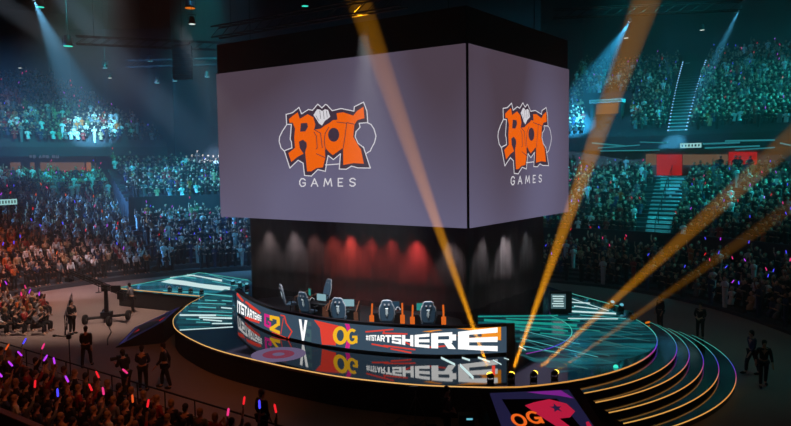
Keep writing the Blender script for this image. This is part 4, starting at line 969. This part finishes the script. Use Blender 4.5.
# ------------------------------------------------------------------ stage crew and bystanders
def crew(px, py, kind, tx, lab, **k):
    p = atz(px, py, 0); return person(kind, (p[0], p[1], 0.0), face(p, tx), lab, **k), p
crew(72.5, 334, 'stand_clasp', (-10, 33), 'person in black standing on the open floor left of the crane')
crew(87, 367, 'stand_walk', (-14, 36), 'person in black walking below the crane toward the left crowd')
crew(133, 313, 'stand_work', (-20, 41), 'person in dark clothes leaning in beside the stage wing at the crane', top='cloth_grey')
_, cp = crew(127, 397, 'stand_work', (-14, 28), 'camera operator person in black holding a shoulder camera by the railing')
crew(143.5, 391, 'stand_clasp', (-10, 34), 'person in black standing between camera operator and bare armed person', top='cloth_navy')
crew(166, 388, 'stand_walk', (-14, 26), 'person with bare arms walking right of the camera operator', top='cloth_dark', skin='skin')
crew(700, 339, 'stand_clasp', (5, 22), 'person in black with clasped hands beside the right stage steps')
crew(660, 329, 'stand', (8, 33), 'person in black standing in shadow at the right rear stage edge')
crew(763, 386, 'stand_walk', (12, 20), 'person in black walking on the right floor, hands visible')
crew(752, 374, 'stand_walk', (8, 26), 'person in dark clothes walking behind the one on the right floor', top='cloth_navy')
crew(447, 443, 'stand_clasp', (8, 18), 'person in black standing before the front stage skirt left of the ramp')
crew(263, 446, 'stand', (4, 30), 'person with dark jacket standing by the railing at lower centre', hair='hair2')
# shoulder camera
vc = empty('shoulder_camera', (cp[0]-.28, cp[1]+.42, 1.28), 2.2, 'black shoulder camera with pale display held by the operator', 'camera')
q = MB(); q.box((0, 0, .1), (.16, .4, .2)); bevel(q.build('body', M['black'], vc), .02)
q = MB(); q.bar((0, .2, .1), (0, .42, .1), .06, 12, .075); q.build('lens', M['metal'], vc)
q = MB(); q.box((-.1, 0, .2), (.02, .12, .09)); q.build('display', M['white_lamp'], vc)
# tripod camera before the skirt
p = atz(416, 419, 0)
tc = empty('camera_tripod', (p[0], p[1], 0), 0, 'thin tripod with small camera in front of the stage skirt', 'tripod')
for k in range(3):
    a = 2*PI*k/3+.4; q = MB(); q.bar((.35*math.cos(a), .35*math.sin(a), .015), (0, 0, .8), .015, 6); q.build('leg', M['steel'], tc)
q = MB(); q.bar((0, 0, .78), (0, 0, .98), .02, 6); q.build('column', M['steel'], tc)
q = MB(); q.box((-.06, .02, 1.04), (.26, .12, .13)); q.bar((-.18, .02, 1.04), (-.36, .03, 1.12), .035, 8); q.build('camera_head', M['metal'], tc)
# cases near the ramp
for i, (px, py, sx, sz, lab) in enumerate([(466, 424, .5, .35, 'low black equipment case with small lit panel left of the ramp'), (431, 430, .3, .25, 'small black equipment case between the tripod and the person in black')]):
    p = atz(px, py, 0); e0 = empty('equipment_case', (p[0], p[1], 0), .1*i, lab, 'case', 'equipment cases')
    q = MB(); q.box((0, 0, sz/2+.002), (sx, .35, sz)); bevel(q.build('shell', M['black'], e0), .015)
    if i == 0: q = MB(); q.box((.1, -.179, sz*.65), (.2, .008, .06)); q.build('lit_panel', M['lens_dimblue'], e0)
cb = MB(); pts = [Vector(atz(383+k*5.2, 420+3.5*math.sin(k*1.3)+k*.3, 0.022)) for k in range(12)]; cb.tube([tuple(q) for q in catmull(pts, 4)], .02, 6); tag(cb.build('cable_run', M['steel']), 'pale cables lying on the floor before the stage skirt', 'cable')

# ------------------------------------------------------------------ camera crane
B0 = Vector((-15.97, 37.78, 0)); cr = empty('camera_crane', B0, 0, 'black camera crane on wheeled dolly with its arm raised toward the crowd', 'camera crane')
q = MB()
for a in (.5, .5+PI/2): q.bar((-1.1*math.cos(a), -1.1*math.sin(a), .3), (1.1*math.cos(a), 1.1*math.sin(a), .3), .07, 8)
q.build('dolly_frame', M['metal'], cr)
for k in range(4):
    a = .5+k*PI/2; c = Vector((1.1*math.cos(a), 1.1*math.sin(a), .27)); q = MB(); q.lathe([(.12, -.08), (.26, -.07), (.27, 0), (.26, .07), (.12, .08)], c, 18, Matrix.Rotation(PI/2, 3, 'Y')); w = q.build('wheel', M['rubber'], cr)
    q = MB(); q.lathe([(.1, -.085), (.1, .085)], c, 10, Matrix.Rotation(PI/2, 3, 'Y')); q.build('hub', M['steel'], w)
q = MB(); q.bar((0, 0, .3), (0, 0, 1.75), .13, 10, .1); q.box((0, 0, .45), (.5, .5, .25)); q.build('column', M['metal'], cr)
arm_e = Vector(aty(68, 272, 39))-B0; pv = Vector((0, 0, 1.9)); d = (arm_e-pv).normalized(); tail = pv-d*1.5
q = MB(); sd = d.cross(Vector((0, 0, 1))).normalized()*.1
for s in (-1, 1):
    q.bar(tail+sd*s, arm_e+sd*s, .035, 6); q.bar(tail+sd*s+Vector((0, 0, .22)), arm_e+sd*s+Vector((0, 0, .12)), .03, 6)
L = (arm_e-tail).length; n = 9
for k in range(n):
    a = tail+d*(L*k/n); c = tail+d*(L*(k+1)/n)
    for s in (-1, 1): q.bar(a+sd*s, c+sd*s+Vector((0, 0, .17)), .018, 5)
q.build('arm', M['metal'], cr)
q = MB(); q.box(pv, (.34, .34, .34)); q.bar(pv-sd*2.6, pv+sd*2.6, .06, 8); q.build('pivot_head', M['black'], cr)
for k in range(3): q = MB(); q.box(tail+d*(.12+.16*k)+Vector((0, 0, -.06)), (.12, .42, .42)); q.build('counterweight', M['black'], cr)
q = MB(); q.box(pv-d*.75+Vector((.1, -.15, .2)), (.5, .12, .36)); q.build('control_box', M['black'], cr)
q = MB(); q.bar(arm_e, arm_e-Vector((0, 0, .35)), .03, 6); q.box(arm_e-Vector((0, 0, .45)), (.3, .22, .22)); q.bar(arm_e-Vector((-.12, 0, .45)), arm_e-Vector((-.34, 0, .45)), .07, 10); q.build('remote_camera', M['black'], cr)
q = MB(); pts = [B0*0+Vector((.3, -.2, .2)), Vector((.6, -1.2, .02)), Vector((1.2, -2.4, .02)), Vector((1.6, -3.8, .02)), Vector((2.1, -5, .02))]; q.tube([tuple(k) for k in catmull(pts, 5)], .025, 6); q.build('power_cable', M['rubber'], cr)
def pole_stand(name, x, y, h, lab, cat, boom):
    r = empty(name, (x, y, 0), 0, lab, cat)
    q = MB(); q.lathe([(.22, .0), (.22, .02), (.03, .05)], n=14); q.build('base', M['black'], r)
    q = MB(); q.bar((0, 0, .03), (0, 0, h), .022, 8); q.build('pole', M['black'], r)
    q = MB(); q.box((0, 0, h), (.16, .14, .16)); q.bar((0, 0, h), boom, .03, 6); q.bar(boom, Vector(boom)*1.0+Vector((-.12, 0, 0)), .05, 8); q.build('microphone', M['black'], r)
pole_stand('microphone_stand', -13.4, 27.95, 1.62, 'tall pole with a horizontal microphone just inside the railing', 'microphone stand', (-.55, .05, 1.66))
pole_stand('microphone_stand', -20.3, 46.9, 1.2, 'short dark stand alone on the pale floor behind the crane', 'stand', (.1, .2, 1.3))

# ------------------------------------------------------------------ railings and ledges
def railing(name, a, b_, npost, h, lab, mids=1):
    a, b_ = Vector(a), Vector(b_); r = empty(name, a, 0, lab, 'railing'); dlt = b_-a
    q = MB(); q.bar((0, 0, h), tuple(dlt+Vector((0, 0, h))), .03, 8)
    q.build('top_rail', M['rail'], r)
    for m_ in range(mids): q = MB(); zz = h*(m_+1)/(mids+1)*.9; q.bar((0, 0, zz), tuple(dlt+Vector((0, 0, zz))), .014, 6); q.build('mid_rail', M['rail'], r)
    for k in range(npost+1):
        p = dlt*(k/npost); q = MB(); q.bar((p.x, p.y, p.z+.001), (p.x, p.y, p.z+h), .024, 6); q.lathe([(.07, .001), (.07, .012)], p, 8); q.build('post', M['rail'], r)
    return r
a = A0+U*(-4); b2 = A0+U*18
railing('railing', (a[0], a[1], 0), (b2[0], b2[1], 0), 14, 1.0, 'long black steel railing in front of the seated near crowd', 1)
railing('railing', (-16.9, 34.9, 0), (-19.5, 41.3, 0), 5, 1.0, 'short black railing beside the seated floor block left of the crane', 1)
nl = MB(); c0 = A0+U*(-6)+NN*4.0; c1 = A0+U*14+NN*4.0; dd = NN*.16
nl.prism([tuple(c0), tuple(c1), tuple(c1+dd), tuple(c0+dd)], 0, 1.02); struct(nl.build('trim_5', M['wall']), 'dark front wall of the near stand')
nl = MB(); nl.prism([tuple(c0-dd*.2), tuple(c1-dd*.2), tuple(c1+dd*1.2), tuple(c0+dd*1.2)], 1.021, 1.06); tag(nl.build('wooden_ledge', M['ledge']), 'narrow wooden ledge at lower left in front of the near stand', 'ledge')

# ------------------------------------------------------------------ stands: aisles, ribbon boards, concourse
def aisle(name, d0, z0, d1, z1, pxs, wid, lab, lit):
    r = empty(name, (0, 0, 0), 0, lab, 'aisle stairs'); lo_hi = []
    def th_at(d, z, tgt):
        lo, hi = R0, R1
        for _ in range(30):
            mid = (lo+hi)/2; x, y = bowl(mid, d)
            if proj((x, y, z))[0] > tgt: lo = mid
            else: hi = mid
        return lo
    n = round((d1-d0)/.425); q = MB(); ends = []
    for i in range(n):
        d = d0+(d1-d0)*i/n; dn_ = d0+(d1-d0)*(i+1)/n; z = z0+(z1-z0)*(i+1)/n; t = th_at(d, z, np.interp(i/n, [0, 1], pxs)); w = wid/2/28
        P = [bowl(t-w, d), bowl(t+w, d), bowl(t+w, dn_), bowl(t-w, dn_)]; q.prism([tuple(k) for k in P], z-.25, z+.03); ends.append((P, z))
    q.build('steps', M['stair'], r)
    if lit:
        for s in (0, 1):
            q = MB()
            for P, z in ends[::2]: q.ball((P[s][0], P[s][1], z+.12), .08, 6, 4)
            o = q.build('step_lights', M['lens_blue2'], r); o['kind'] = 'stuff'
    else:
        q = MB(); pts = [((P[0]+P[1])/2, z) for P, z in ends]
        q.tube([(p[0], p[1], z+1.0) for p, z in pts[::6]+pts[-1:]], .035, 6)
        for p, z in pts[::6]: q.bar((p[0], p[1], z), (p[0], p[1], z+1.0), .03, 6)
        q.build('handrail', M['rail'], r)
M['lens_blue2'] = emat('step_light_blue', (130, 190, 240), 1.6)
aisle('aisle_stairs', .25, 2.75, 14, 7.0, (655, 673), 1.9, 'pale teal aisle stairs with a centre handrail in the right lower tier', False)
aisle('aisle_stairs', 12.9, 10.8, 35, 19.8, (677, 695), 1.1, 'aisle with two rows of blue step lights in the right upper tier', True)
rb = sweep('ribbon_board', [(12.45, 9.5), (12.45, 10.65), (12.75, 10.65), (12.75, 9.5)], R0, R1, M['black']); tag(rb, 'dark ribbon board with teal streaks along the right balcony', 'ribbon board')
def on_board(pxa, pya, d, dz):
    lo, hi = (R0, R1) if pxa > 300 else (B1, L1)
    for _ in range(30):
        mid = (lo+hi)/2; x, y = bowl(mid, d)
        if proj((x, y, 10))[0] > pxa: lo = mid
        else: hi = mid
    x, y = bowl(lo, d); return Vector((x, y, aty(pxa, pya, y)[2]))
q = MB()
for x0, y0, x1, y1, w in [(592, 143, 625, 146, 1.5), (598, 148, 640, 145, 1.2), (600, 151, 660, 150, 1.2), (700, 144, 740, 142.5, 1.6), (705, 148, 760, 146, 1.5), (725, 141, 775, 140, 1.6), (735, 150, 775, 147.5, 1.2), (640, 142, 668, 143, 1), (780, 143, 800, 147, 1.4)]:
    for k in range(6):
        xa, xb = x0+(x1-x0)*k/6, x0+(x1-x0)*(k+1)/6; ya, yb = y0+(y1-y0)*k/6, y0+(y1-y0)*(k+1)/6
        q.add([on_board(xa, ya+w/2, 12.42, 0), on_board(xb, yb+w/2, 12.42, 0), on_board(xb, yb-w/2, 12.42, 0), on_board(xa, ya-w/2, 12.42, 0)], [(0, 1, 2, 3)])
q.build('streaks', M['ribbon_teal'], rb)
def sign_box(name, px, py, w, h, d, lab):
    p = on_board(px, py, d, 0); rz = face(p); r = empty(name, p, rz, lab, 'sign')
    q = MB(); q.box((0, 0, 0), (w, .12, h)); q.build('casing', M['black'], r)
    q = MB(); q.box((0, .064, 0), (w*.94, .008, h*.8)); f_ = q.build('lit_face', M['sign'], r)
    q = MB()
    for k in range(6): q.box((-w*.36+w*.145*k, .07, 0), (w*.06+.03*(k % 2), .006, h*.36))
    q.build('dark_marks', M['wall'], f_)
sign_box('lit_sign', 691, 145.5, 1.9, .5, 12.2, 'small pale lit sign on the right ribbon board')
p = P3(7, 202, 52); r = empty('lit_sign', p, face(p), 'white lit sign at the left edge above the crowd', 'sign')
q = MB(); q.box((0, 0, 0), (1.5, .12, .5)); q.build('casing', M['black'], r); q = MB(); q.box((0, .064, 0), (1.42, .008, .42)); f_ = q.build('lit_face', M['sign'], r)
q = MB()
for k in range(6): q.box((-.55+.22*k, .07, 0), (.09, .006, .22))
q.build('dark_marks', M['wall'], f_)
q = MB(); q.bar((0, 0, -.25), (0, 0, -(p.z-4.0)), .04, 6); q.build('post', M['black'], r)
rbl = sweep('ribbon_board', [(18.9, 9.6), (18.9, 10.5), (19.15, 10.5), (19.15, 9.6)], L1, 0, M['wall'], th1f=left_end); tag(rbl, 'dark hazy ribbon board with faint letters along the left balcony', 'ribbon board')
q = MB(); x = 29.0
for ch in 'WE ARE RU':
    if ch != ' ':
        for qd in GL[ch]: q.add([on_board(x+3.0*u, 158.2-3.2*v, 18.87, 0) for u, v in qd], [(0, 1, 2, 3)])
    x += 3.7 if ch != ' ' else 2.2
M['faint'] = emat('faint_board_letter', (84, 96, 112), .8); q.build('lettering', M['faint'], rbl)['label'] = 'faint grey letters WE ARE RU'
# concourse openings and backlit panels
def conc_panel(name, pxs, ytop, ybot, d, m, lab, cat='panel', skew=0):
    pts = []
    q = MB(); N = 5
    for k in range(N+1):
        x = pxs[0]+(pxs[1]-pxs[0])*k/N; xt = x+skew
        q.v += [tuple(on_board(x, ybot, d, 0)), tuple(on_board(xt, ytop, d, 0))]
    for k in range(N): q.f.append((2*k, 2*k+2, 2*k+3, 2*k+1)); q.m.append(0)
    o = q.build(name, M[m]); so = o.modifiers.new('solid', 'SOLIDIFY'); so.thickness = .08; so.offset = -1 if pxs[0] > 300 else -1
    return tag(o, lab, cat)
conc_panel('backlit_panel', (657, 682), 154.5, 178, 18.3, 'redpanel', 'red glowing panel at the top of the right aisle stairs', 'backlit panel')
conc_panel('backlit_panel', (729, 757), 151.8, 165, 18.3, 'redpanel', 'red glowing panel behind people on the right concourse', 'backlit panel')
M['dimwarm'] = emat('dim_warm_concourse', (150, 112, 84), .45)
conc_panel('concourse_opening', (646, 656.5), 154, 165, 18.35, 'dimwarm', 'dim warm opening left of the red panel on the right concourse', 'opening')
conc_panel('concourse_opening', (683, 728), 154.5, 165, 18.35, 'dimwarm', 'dim warm opening between the two red panels on the right concourse', 'opening')
for i, (a, c, m) in enumerate([(10, 20, 'dimwarm'), (40, 84, 'dimwarm'), (86, 90.5, 'warmlit'), (30, 34, 'dimwarm'), (104, 122, 'dimwarm')]):
    conc_panel('concourse_opening', (a, c), 162.5, 171, 24.3, m, ['dim warm opening at the left end of the left concourse', 'wide dim warm opening on the left concourse', 'narrow bright orange opening on the left concourse', 'narrow dim opening beside the wide one on the left concourse', 'dim warm opening right of the bright one on the left concourse'][i], 'opening')
q = MB(); 
for k in range(9):
    xa, xb = 697+k*3.4, 697+(k+1)*3.4; q.bar(on_board(xa, 168.6, 14.3, 0), on_board(xb, 168.6, 14.3, 0), .05, 6)
    a_ = on_board(xa, 168.6, 14.3, 0); q.bar(a_, (a_.x, a_.y, 7.0), .03, 5)
tag(q.build('balustrade', M['white']), 'pale balustrade in front of people on the right concourse', 'balustrade')
# upper entrance with lit lintel
pe = on_board(607, 132, 17.5, 0); en = empty('tier_entrance', (pe.x, pe.y, 11.0), face(pe), 'orange lit tier entrance with teal lit top in the right upper tier', 'entrance')
for s in (-1, 1): q = MB(); q.box((1.35*s, 0, 1.5), (.25, 1.4, 3.4)); q.build('side_wall', M['tier'], en)
q = MB(); q.box((0, 0, 3.35), (3.2, 1.5, .35)); q.build('lintel', M['stair'], en)
q = MB(); q.box((0, .77, 3.35), (2.9, .03, .2)); q.build('lintel_light', M['ribbon_teal'], en)
q = MB(); q.box((0, -.5, 1.6), (2.45, .1, 3.2)); q.build('lit_interior', M['dimwarm'], en)
# wall lamps on the barrier
for i, (px, py) in enumerate([(578.5, 244.5), (616, 247.3)]):
    p = on_board(px, py, -.12, 0); r = empty('wall_lamp', p, face(p), 'small white lamp on the dark barrier wall, %s of two' % ('left', 'right')[i], 'lamp', 'barrier wall lamps')
    q = MB(); q.box((0, -.02, 0), (.5, .08, .24)); q.build('casing', M['metal'], r); q = MB(); q.box((0, .03, 0), (.4, .02, .15)); q.build('lens', M['white_lamp'], r)

# ------------------------------------------------------------------ overhead: trusses, speakers, lamps
def make_truss(L_=12, s=.55):
    r = empty('lighting_truss', (0, 0, 0)); h = s/2
    for y in (-h, h):
        for z in (-h, h): q = MB(); q.bar((-L_/2, y, z), (L_/2, y, z), .035, 6); q.build('chord', M['black'], r)
    q = MB(); n = int(L_/.8)
    for k in range(n):
        x0 = -L_/2+L_*k/n; x1 = -L_/2+L_*(k+1)/n
        for y in (-h, h): q.bar((x0, y, -h), (x1, y, h), .018, 5)
        for z in (-h, h): q.bar((x0, -h, z), (x1, h, z), .018, 5)
    q.build('lacing', M['black'], r)
    for x in (-L_*.4, L_*.4): q = MB(); q.bar((x, 0, h), (x, 0, 20), .02, 5); q.build('hanging_cable', M['black'], r)
    return r
tr0 = make_truss()
def truss(x, y, z, rz, lab, first=[True]):
    o = tr0 if first[0] else copy_tree(tr0); first[0] = False; o.location = (x, y, z); o.rotation_euler = (0, 0, rz); tag(o, lab, 'truss', 'overhead trusses')
    for c in o.children:
        if c.name.startswith('hanging'): c.scale = (1, 1, (27.1-z)/20)
p = P3(165, 44, 52); truss(p.x, p.y, p.z, .35, 'dark truss behind the hanging speaker array')
p = P3(195, 62, 60); truss(p.x, p.y, p.z, -.1, 'dark truss above the small blue lamps at the far end')
p = P3(300, 18, 34); truss(p.x, p.y, p.z, -.6, 'dark truss over the left half of the LED cube')
p = P3(645, 10, 47); truss(p.x, p.y, p.z, -.15, 'dark truss carrying the blue beam lights at upper right')
p = P3(760, -6, 47.5); truss(p.x, p.y, p.z+.2, .0, 'dark truss at the upper right corner')
la = empty('speaker_array', P3(183, 79.5, 50), .2, 'black hanging speaker array at the upper left of the cube', 'speaker array')
for k in range(8): q = MB(); q.box((0, .04*k, .17+.3*k), (1.32, .7, .28)); bevel(q.build('cabinet', M['black'], la), .02)
q = MB(); q.box((0, .2, 2.62), (1.0, .9, .12)); q.bar((0, .2, 2.65), (0, .2, 12.2), .03, 6); q.build('bumper_frame', M['metal'], la)
def make_flood():
    r = empty('hanging_floodlight', (0, 0, 0))
    q = MB(); q.smooth = True; q.lathe([(.08, .5), (.16, .45), (.2, .1), (.24, 0)], n=14); q.build('housing', M['black'], r)
    q = MB(); q.lathe([(.2, .0), (.2, .03)], (0, 0, -.012), 14); q.build('lens', M['teal_lamp'], r)
    q = MB(); q.bar((-.24, 0, .25), (-.24, 0, .62), .02, 5); q.bar((.24, 0, .25), (.24, 0, .62), .02, 5); q.bar((-.25, 0, .62), (.25, 0, .62), .02, 5); q.bar((0, 0, .62), (0, 0, 10), .015, 5); q.build('bracket', M['metal'], r)
    return r
fl0 = make_flood()
def flood(px, py, Y, m, lab, sc_=1.0, first=[True]):
    o = fl0 if first[0] else copy_tree(fl0); first[0] = False; p = P3(px, py, Y); o.location = p; o.scale = (sc_, sc_, sc_); tag(o, lab, 'floodlight', 'hanging floodlights')
    for c in o.children:
        if c.name.startswith('lens'): setmat(c, M[m])
        if c.name.startswith('bracket'): c.scale = (1, 1, (27.1-p.z)/10/sc_)
    return p
FLD = [(105, 68, 62, 'lens_dimblue', 'far end, leftmost of five'), (150, 61, 62, 'lens_dimblue', 'far end, second of five'), (157, 83, 62, 'lens_dimblue', 'far end, below the second'), (175, 81, 62, 'lens_dimblue', 'far end, left of the speaker array foot'), (207, 77, 62, 'lens_dimblue', 'far end, beside the cube')]
for px, py, Y, m, w in FLD:
    p = flood(px, py, Y, m, 'small blue floodlight at the '+w); spot(p-Vector((0, 0, .1)), p-Vector((.3, 0, 9)), (40, 150, 200), 9000, 18, .6)
flood(68, 46, 55, 'teal_lamp', 'bright teal lamp high above the left upper tier', 1.7); flood(192, 24, 45, 'white_lamp', 'pale lamp above the hanging speaker array', 1.0)
flood(190, 8, 47, 'orange_lamp', 'dim orange lamp at the top above the speaker array', 1.6); flood(305, 6, 38, 'teal_lamp', 'teal lamp at the top over the LED cube', .9)
flood(40, 7, 44, 'teal_lamp', 'dim green lamp at the top left corner', 1.2); flood(702, 30, 66, 'white_lamp', 'small white lamp above the right upper tier', 1.0)
flood(626, 38, 60, 'white_lamp', 'small white lamp just under the blue beam light', 1.0); flood(20, 68, 68, 'white_lamp', 'small white lamp at the left edge above the tier', .8); flood(110, 78, 66, 'white_lamp', 'small white lamp at the right end of the left tier', .8)

# ------------------------------------------------------------------ lights
for (e_, t), w, deg in zip(BEAMS, (38000, 46000, 32000, 12000), (4.0, 3.8, 3.2, 2.5)):
    spot(e_, t, OR, w*44, deg, .3, .06)
BL = (.25, .62, 1.0)
for i, (src, tgt, c, w, deg, lab) in enumerate([
    ((33, -1, 38), (87, 117, 66), (.18, .60, 1.0), 330000, 10, 'hanging moving light throwing the bright blue white beam at upper left'),
    ((630, 21, 46), (575, 112, 66), (.04, .48, .9), 430000, 13.5, 'hanging moving light throwing the blue beam beside the cube'),
    ((745, -2, 46), (677, 138, 60), (.08, .5, .85), 360000, 8, 'hanging moving light throwing the teal beam at upper right')]):
    s = P3(*src); t = P3(*tgt); mover(s.x, s.y, s.z+.236, t-s, 'lens_blue', lab, 'hanging moving lights', True); spot(s+(t-s).normalized()*.25, t, c, w, deg, .8, .06)
# broad dim beams from lights out of view above
spot((-24, 36, 25), P3(160, 100, 62), (.4, .62, .9), 420000, 7, .8, .1)
spot((-33, 40, 25), P3(90, 60, 66), (.5, .6, .75), 420000, 7, .8, .1)
spot(P3(611, 98, 60), P3(560, 106, 62), (.8, .3, .9), 500, 6, .5, .05)
# washes on the stands; the last is an unseen blue fill added for left haze
TEAL = (.015, .75, .85)
WASH = [((46, 40, 20), (24, 60, 6), 80000, 50, TEAL), ((50, 46, 24), (28, 66, 15), 52000, 46, TEAL), ((14, 40, 26), (24, 60, 5), 14000, 50, TEAL), ((16, 44, 26.5), (27, 68, 15), 6000, 50, TEAL), ((34, 28, 22), (26, 46, 5), 8000, 56, TEAL),
        ((-20, 50, 26), (-31, 66, 13), 46000, 34, (.01, .8, .85)), ((-13, 52, 26), (-20, 66, 7), 42000, 36, (.01, .75, .85)), ((-10, 44, 26), (-15, 57, 3), 16000, 40, (.05, .45, .8)),
        ((-14, 38, 25), (-23, 48.5, 1), 22000, 24, (.9, .85, 1.0)), ((-30, 44, 26), (-40, 62, 14), 16000, 40, (.6, .35, .7)), ((-28, 32, 24), (-28, 44, 2), 22000, 44, (1, .26, .10)),
        ((-13, 30, 24), (-18, 40, 0), 26000, 36, (1, .72, .6)), ((-3, 14, 18), (-11, 25, .5), 3200, 46, (1, .26, .08)), ((-46, 46, 16), (-18, 60, 9), 210000, 44, (.10, .38, .9))]
for src, tgt, w, deg, c in WASH:
    spot(src, tgt, c, w, deg, .9, .4)
# stage: curtain lights hung under the cube, desk key light, teal wash on the right
def under(k, face, off): 
    A_, B_, n_ = (QC, QL, nL) if face == 'L' else (QC, QR, nR); p = KC+(B_-A_)*k+n_*off; return (p[0], p[1])
for k, c, w, fc in [(.76, (.85, .75, .75), 200, 'L'), (.64, (.85, .75, .78), 230, 'L'), (.55, (.9, .45, .42), 130, 'L'), (.47, (1, .14, .1), 260, 'L'), (.405, (1, .10, .07), 700, 'L'), (.33, (1, .08, .06), 300, 'L'), (.25, (1, .08, .06), 260, 'L'), (.16, (1, .09, .08), 760, 'L'), (.04, (.85, .75, .78), 170, 'L'), (.34, (.75, .75, .8), 620, 'R'), (.14, (.7, .7, .75), 160, 'R'), (.56, (.6, .7, .75), 130, 'R')]:
    a_ = under(k, fc, .62); b_ = under(k, fc, .12); spot((a_[0], a_[1], 5.33), (b_[0], b_[1], 1.4), c, w*1.15, 66, 1.0, .12)
spot((-8, 26, 14), (-4.2, 32.6, 2), (.9, .95, 1.0), 9000, 26, .8, .2)
spot((-1, 24, 13), (-.6, 29.6, 2), (.9, .95, 1.0), 15000, 32, .8, .2)
spot((13, 22, 24), (12, 28, .5), (.05, .6, .55), 1300, 36, .9, .3)
spot((20, 30, 24), (16, 31, 0), (.05, .5, .5), 1000, 44, .9, .3)
spot((9, 15, 9), (7.5, 22, .3), (1, .25, .08), 120, 30, .9, .2)

# ------------------------------------------------------------------ haze in the whole hall
w = bpy.data.worlds.new('hall'); S.world = w; w.use_nodes = True; nt = w.node_tree
bg = [n for n in nt.nodes if n.type == 'BACKGROUND'][0]; bg.inputs[0].default_value = (.01, .02, .03, 1); bg.inputs[1].default_value = .1
vs = nt.nodes.new('ShaderNodeVolumeScatter'); vs.inputs['Density'].default_value = .003; vs.inputs['Anisotropy'].default_value = .15; vs.inputs['Color'].default_value = (1, 1, 1, 1)
nt.links.new(vs.outputs[0], [n for n in nt.nodes if n.type == 'OUTPUT_WORLD'][0].inputs['Volume'])
